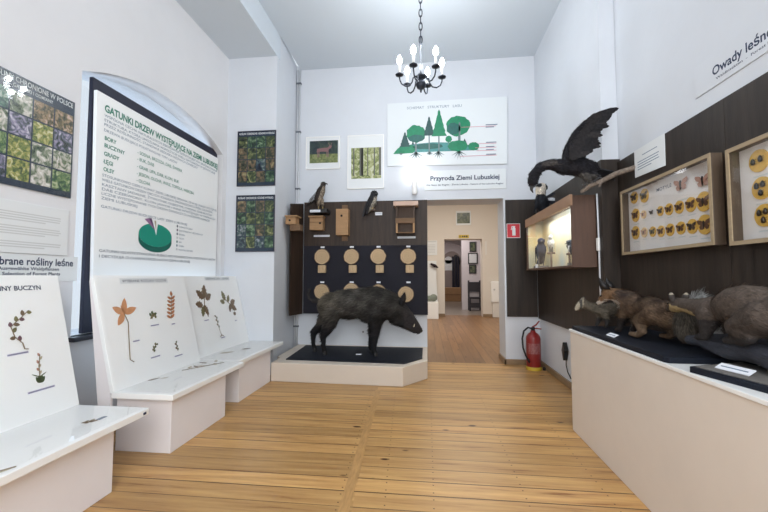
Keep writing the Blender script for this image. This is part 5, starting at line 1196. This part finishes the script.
GA = body('stuffed_animal', [E((1.64, 2.51, .995), (.05, .13, .155)), E((1.64, 2.62, .95), (.042, .06, .06)), Cp(((1.622, 2.64, .94), .035), ((1.622, 2.70, .92), .016)), Cp(((1.635, 2.58, .92), .03), ((1.63, 2.59, .882), .016)), Cp(((1.635, 2.42, .92), .035), ((1.63, 2.43, .882), .018)), Cp(((1.66, 2.58, .92), .025), ((1.66, 2.59, .882), .014)), Cp(((1.66, 2.42, .92), .025), ((1.66, 2.43, .882), .014))], .010,
          lambda p: (.36, .36, .35) if p[2] > 1.06 else (.12, .115, .11), None, smooth_it=3, hair=2600, hlen=.06, hw=.0018, flow=lambda p: (0, -1, .3), lift=.35, top=lambda p: 0 if p[2] < .95 or p[0] > 1.65 or (p[0] < 1.605 and p[2] < 1.07) else 1)
tag(GA, 'shaggy grey stuffed animal half hidden behind the marten, pale along its back', 'stuffed animal')

# ================================================================ chandelier
CX, CY = -.052, 4.0
ch = thing('chandelier', 'wrought iron chandelier with six lit candle bulbs hanging on a chain', 'chandelier', (CX, CY, 3.22))
mb = MB(); z = 4.50; i = 0
while z > 3.80:
    pts = [(CX+(.017*math.cos(a) if i % 2 else 0), CY+(0 if i % 2 else .017*math.cos(a)), z-.04+.046*math.sin(a)) for a in [2*math.pi*k/14 for k in range(15)]]
    mb.tube(pts, .0055, 6, caps=False); z -= .075; i += 1
mb.build('chain', M['iron'], ch, True)
MB().lathe((CX, CY, 4.47), [(.012, 0), (.05, .03), (.055, .06)], 16).build('ceiling_rose', M['iron'], ch)
MB().lathe((CX, CY, 3.40), [(.012, 0), (.010, .05), (.016, .09), (.007, .13), (.007, .30), (.016, .315), (.020, .33), (.008, .345), (.008, .42)], 12).build('stem', M['pipe_clip'], ch, True)
MB().lathe((CX, CY, 3.205), [(.004, 0), (.012, .02), (.008, .035), (.04, .05), (.055, .085), (.045, .12), (.020, .14), (.018, .155), (.05, .17), (.055, .18), (.02, .195), (.012, .21)], 20).build('centre_urn', M['iron'], ch, True)
for k in range(6):
    a = math.radians(12+60*k); d = Vector((math.cos(a), math.sin(a), 0)); P_ = lambda r, z: tuple(Vector((CX, CY, z))+d*r)
    pts = [P_(.03, 3.36), P_(.06, 3.385), P_(.085, 3.36), P_(.095, 3.315), P_(.125, 3.275), P_(.17, 3.27), P_(.21, 3.295), P_(.228, 3.34), P_(.23, 3.375)]
    arm = MB().tube(pts, .0075, 8).build('arm', M['iron'], ch, True)
    c = P_(.23, 3.372)
    MB().lathe(c, [(.008, 0), (.040, .010), (.044, .018), (.030, .022), (.014, .026), (.016, .038)], 16).build('drip_pan', M['iron'], arm, True)
    MB().lathe((c[0], c[1], c[2]+.034), [(.0135, 0), (.0135, .095), (.010, .10)], 12).build('candle', M['candle'], arm, True)
    MB().lathe((c[0], c[1], c[2]+.132), [(.010, 0), (.026, .018), (.030, .042), (.022, .072), (.004, .100)], 12).build('lit_bulb', M['bulb'], arm, True)
    ld = bpy.data.lights.new('chandelier_light', 'POINT'); ld.energy = 7.5; ld.shadow_soft_size = .03; ld.color = (.92, .96, 1.0)
    lo = bpy.data.objects.new('chandelier_light', ld); COL.objects.link(lo); lo.location = (c[0]+d.x*.03, c[1]+d.y*.03, c[2]+.25)

# ================================================================ things seen through the doorway
t = picture('dark landscape picture above the far doorway of the next room', FW, .93, 2.90, 1.40, 3.36, 0, 0, 0, 0, frame='mount')
mb = MB(); FW.rect(mb, .965, 2.96, 1.37, 3.30, .0142, .016); mb.build('print', M['photo_far'], t)
t = thing('exit_sign', 'small yellow sign over the far doorway of the next room', 'sign', FW(1.16, 2.49))
mb = MB(); FW.rect(mb, 1.01, 2.49, 1.33, 2.59, .001, .01); mb.build('plate', M['yellow'], t)
mb = MB(); 
for u0, u1 in ((1.04, 1.07), (1.12, 1.16), (1.18, 1.22), (1.24, 1.29)): FW.rect(mb, u0, 2.515, u1, 2.565, .011, .012)
mb.build('marks', M['black_text'], t)
t = thing('wall_notice', 'white notice sheet on the next room wall beyond the doorway', 'notice', FW(.15, 1.95))
mb = MB(); FW.rect(mb, -.05, 1.95, .33, 2.42, .001, .01); mb.build('sheet', M['paper'], t)
mb = MB(); FW.rect(mb, -.03, 2.37, .30, 2.40, .0105, .012)
for i in range(6): FW.rect(mb, .03, 2.27-.05*i, .27, 2.29-.05*i, .0105, .012)
mb.build('print_lines', M['paper_text'], t)
t = thing('bird_display_stand', 'white pedestal with a pale tall back panel in the next room', 'plinth', (.1, 11.9, 0))
MB().box(-.2, 11.62, 0, .335, 12.2, .50).build('base', M['white'], t, bevel=.01)
MB().prism([(-.2, .50), (.33, .50), (.29, 1.2), (.30, 1.76), (-.2, 1.76)], Plane((0, 12.2, 0), (1, 0, 0), (0, 0, 1)), -.05, 0).build('back_panel', M['paper'], t)
st = body('green_rock', [E((.08, 11.85, .60), (.2, .12, .09)), E((.2, 11.85, .62), (.12, .1, .12))], .03, lambda p: (.22, .25, .21), None, 'fur', 2); tag(st, 'grey green rock on the white pedestal in the next room', 'rock')
bd = thing('small_stuffed_bird', 'small dark bird fixed to the pale back panel in the next room', 'bird', (.22, 12.1, 1.6))
body('body', [Cp(((.16, 12.12, 1.64), .04), ((.24, 12.12, 1.60), .055), ((.34, 12.12, 1.545), .02)), E((.14, 12.12, 1.655), (.04, .035, .035))], .014, lambda p: (.03, .02, .025), bd, 'plumage', 2)
MB().tube([(.12, 12.12, 1.655), (.075, 12.12, 1.65)], [.012, .003], 6).build('beak', M['beak'], bd)
t = thing('wall_radiator', 'white rounded wall unit beside the far doorway of the next room', 'wall unit', FW(2.1, .05))
MB().box(1.98, 12.24, .46, 2.29, 12.398, 1.12).build('unit', M['white'], t, bevel=.03)
MB().box(2.02, 12.28, .0, 2.29, 12.398, .46).build('lower_panel', M['mount'], t, bevel=.01)
mb = MB(); Plane((0, 12.24, 0), (1, 0, 0), (0, 0, 1)).disc(mb, 2.07, .86, .03, .001, .01, 12); mb.build('dial', M['paper_text'], t)
t = thing('socket_strip', 'narrow pale strip on the wall beside the far doorway', 'strip', FW(1.86, 2.0)); mb = MB(); FW.rect(mb, 1.83, 1.95, 1.89, 2.38, .001, .02); mb.build('strip_body', M['mount'], t)
KW = Plane((0, 15.0, 0), (1, 0, 0), (0, 0, 1))
for (a, lab) in (((1.63, 2.215, 1.88, 2.60), 'topmost of three dark framed pictures in the corridor'), ((1.57, 1.75, 1.93, 2.17), 'middle of three dark framed pictures in the corridor, the widest'), ((1.60, 1.385, 1.87, 1.72), 'lowest of three dark framed pictures in the corridor, above the chair')):
    t = thing('framed_picture', lab, 'picture', KW(a[0], a[1]), 'corridor pictures'); mb = MB(); KW.rect(mb, *a, .001, .03); mb.build('frame', M['dark_frame'], t)
    mb = MB(); KW.rect(mb, a[0]+.04, a[1]+.04, a[2]-.04, a[3]-.04, .03, .032); mb.build('print', M['photo_far'] if 'middle' not in lab else M['paper_text'], t)
t = thing('wooden_chair', 'dark high backed wooden chair against the corridor wall', 'chair', (1.79, 14.7, 0))
for x in (1.57, 1.99):
    MB().box(x-.03, 14.88, 0, x+.03, 14.94, 1.12).build('leg', M['chair'], t); MB().box(x-.03, 14.44, 0, x+.03, 14.50, .46).build('leg', M['chair'], t)
MB().box(1.54, 14.43, .44, 2.02, 14.94, .50).build('seat', M['chair'], t)
MB().box(1.60, 14.89, .70, 1.96, 14.93, 1.06).build('backrest', M['chair'], t)
MB().box(1.60, 14.45, .12, 1.96, 14.49, .30).build('stretcher', M['chair'], t)

bpy.context.view_layer.update()
for o in list(bpy.data.objects):
    if o.type == 'MESH' and o.parent is None and 'kind' not in o.keys() and 'label' not in o.keys(): print('UNLABELLED', o.name)
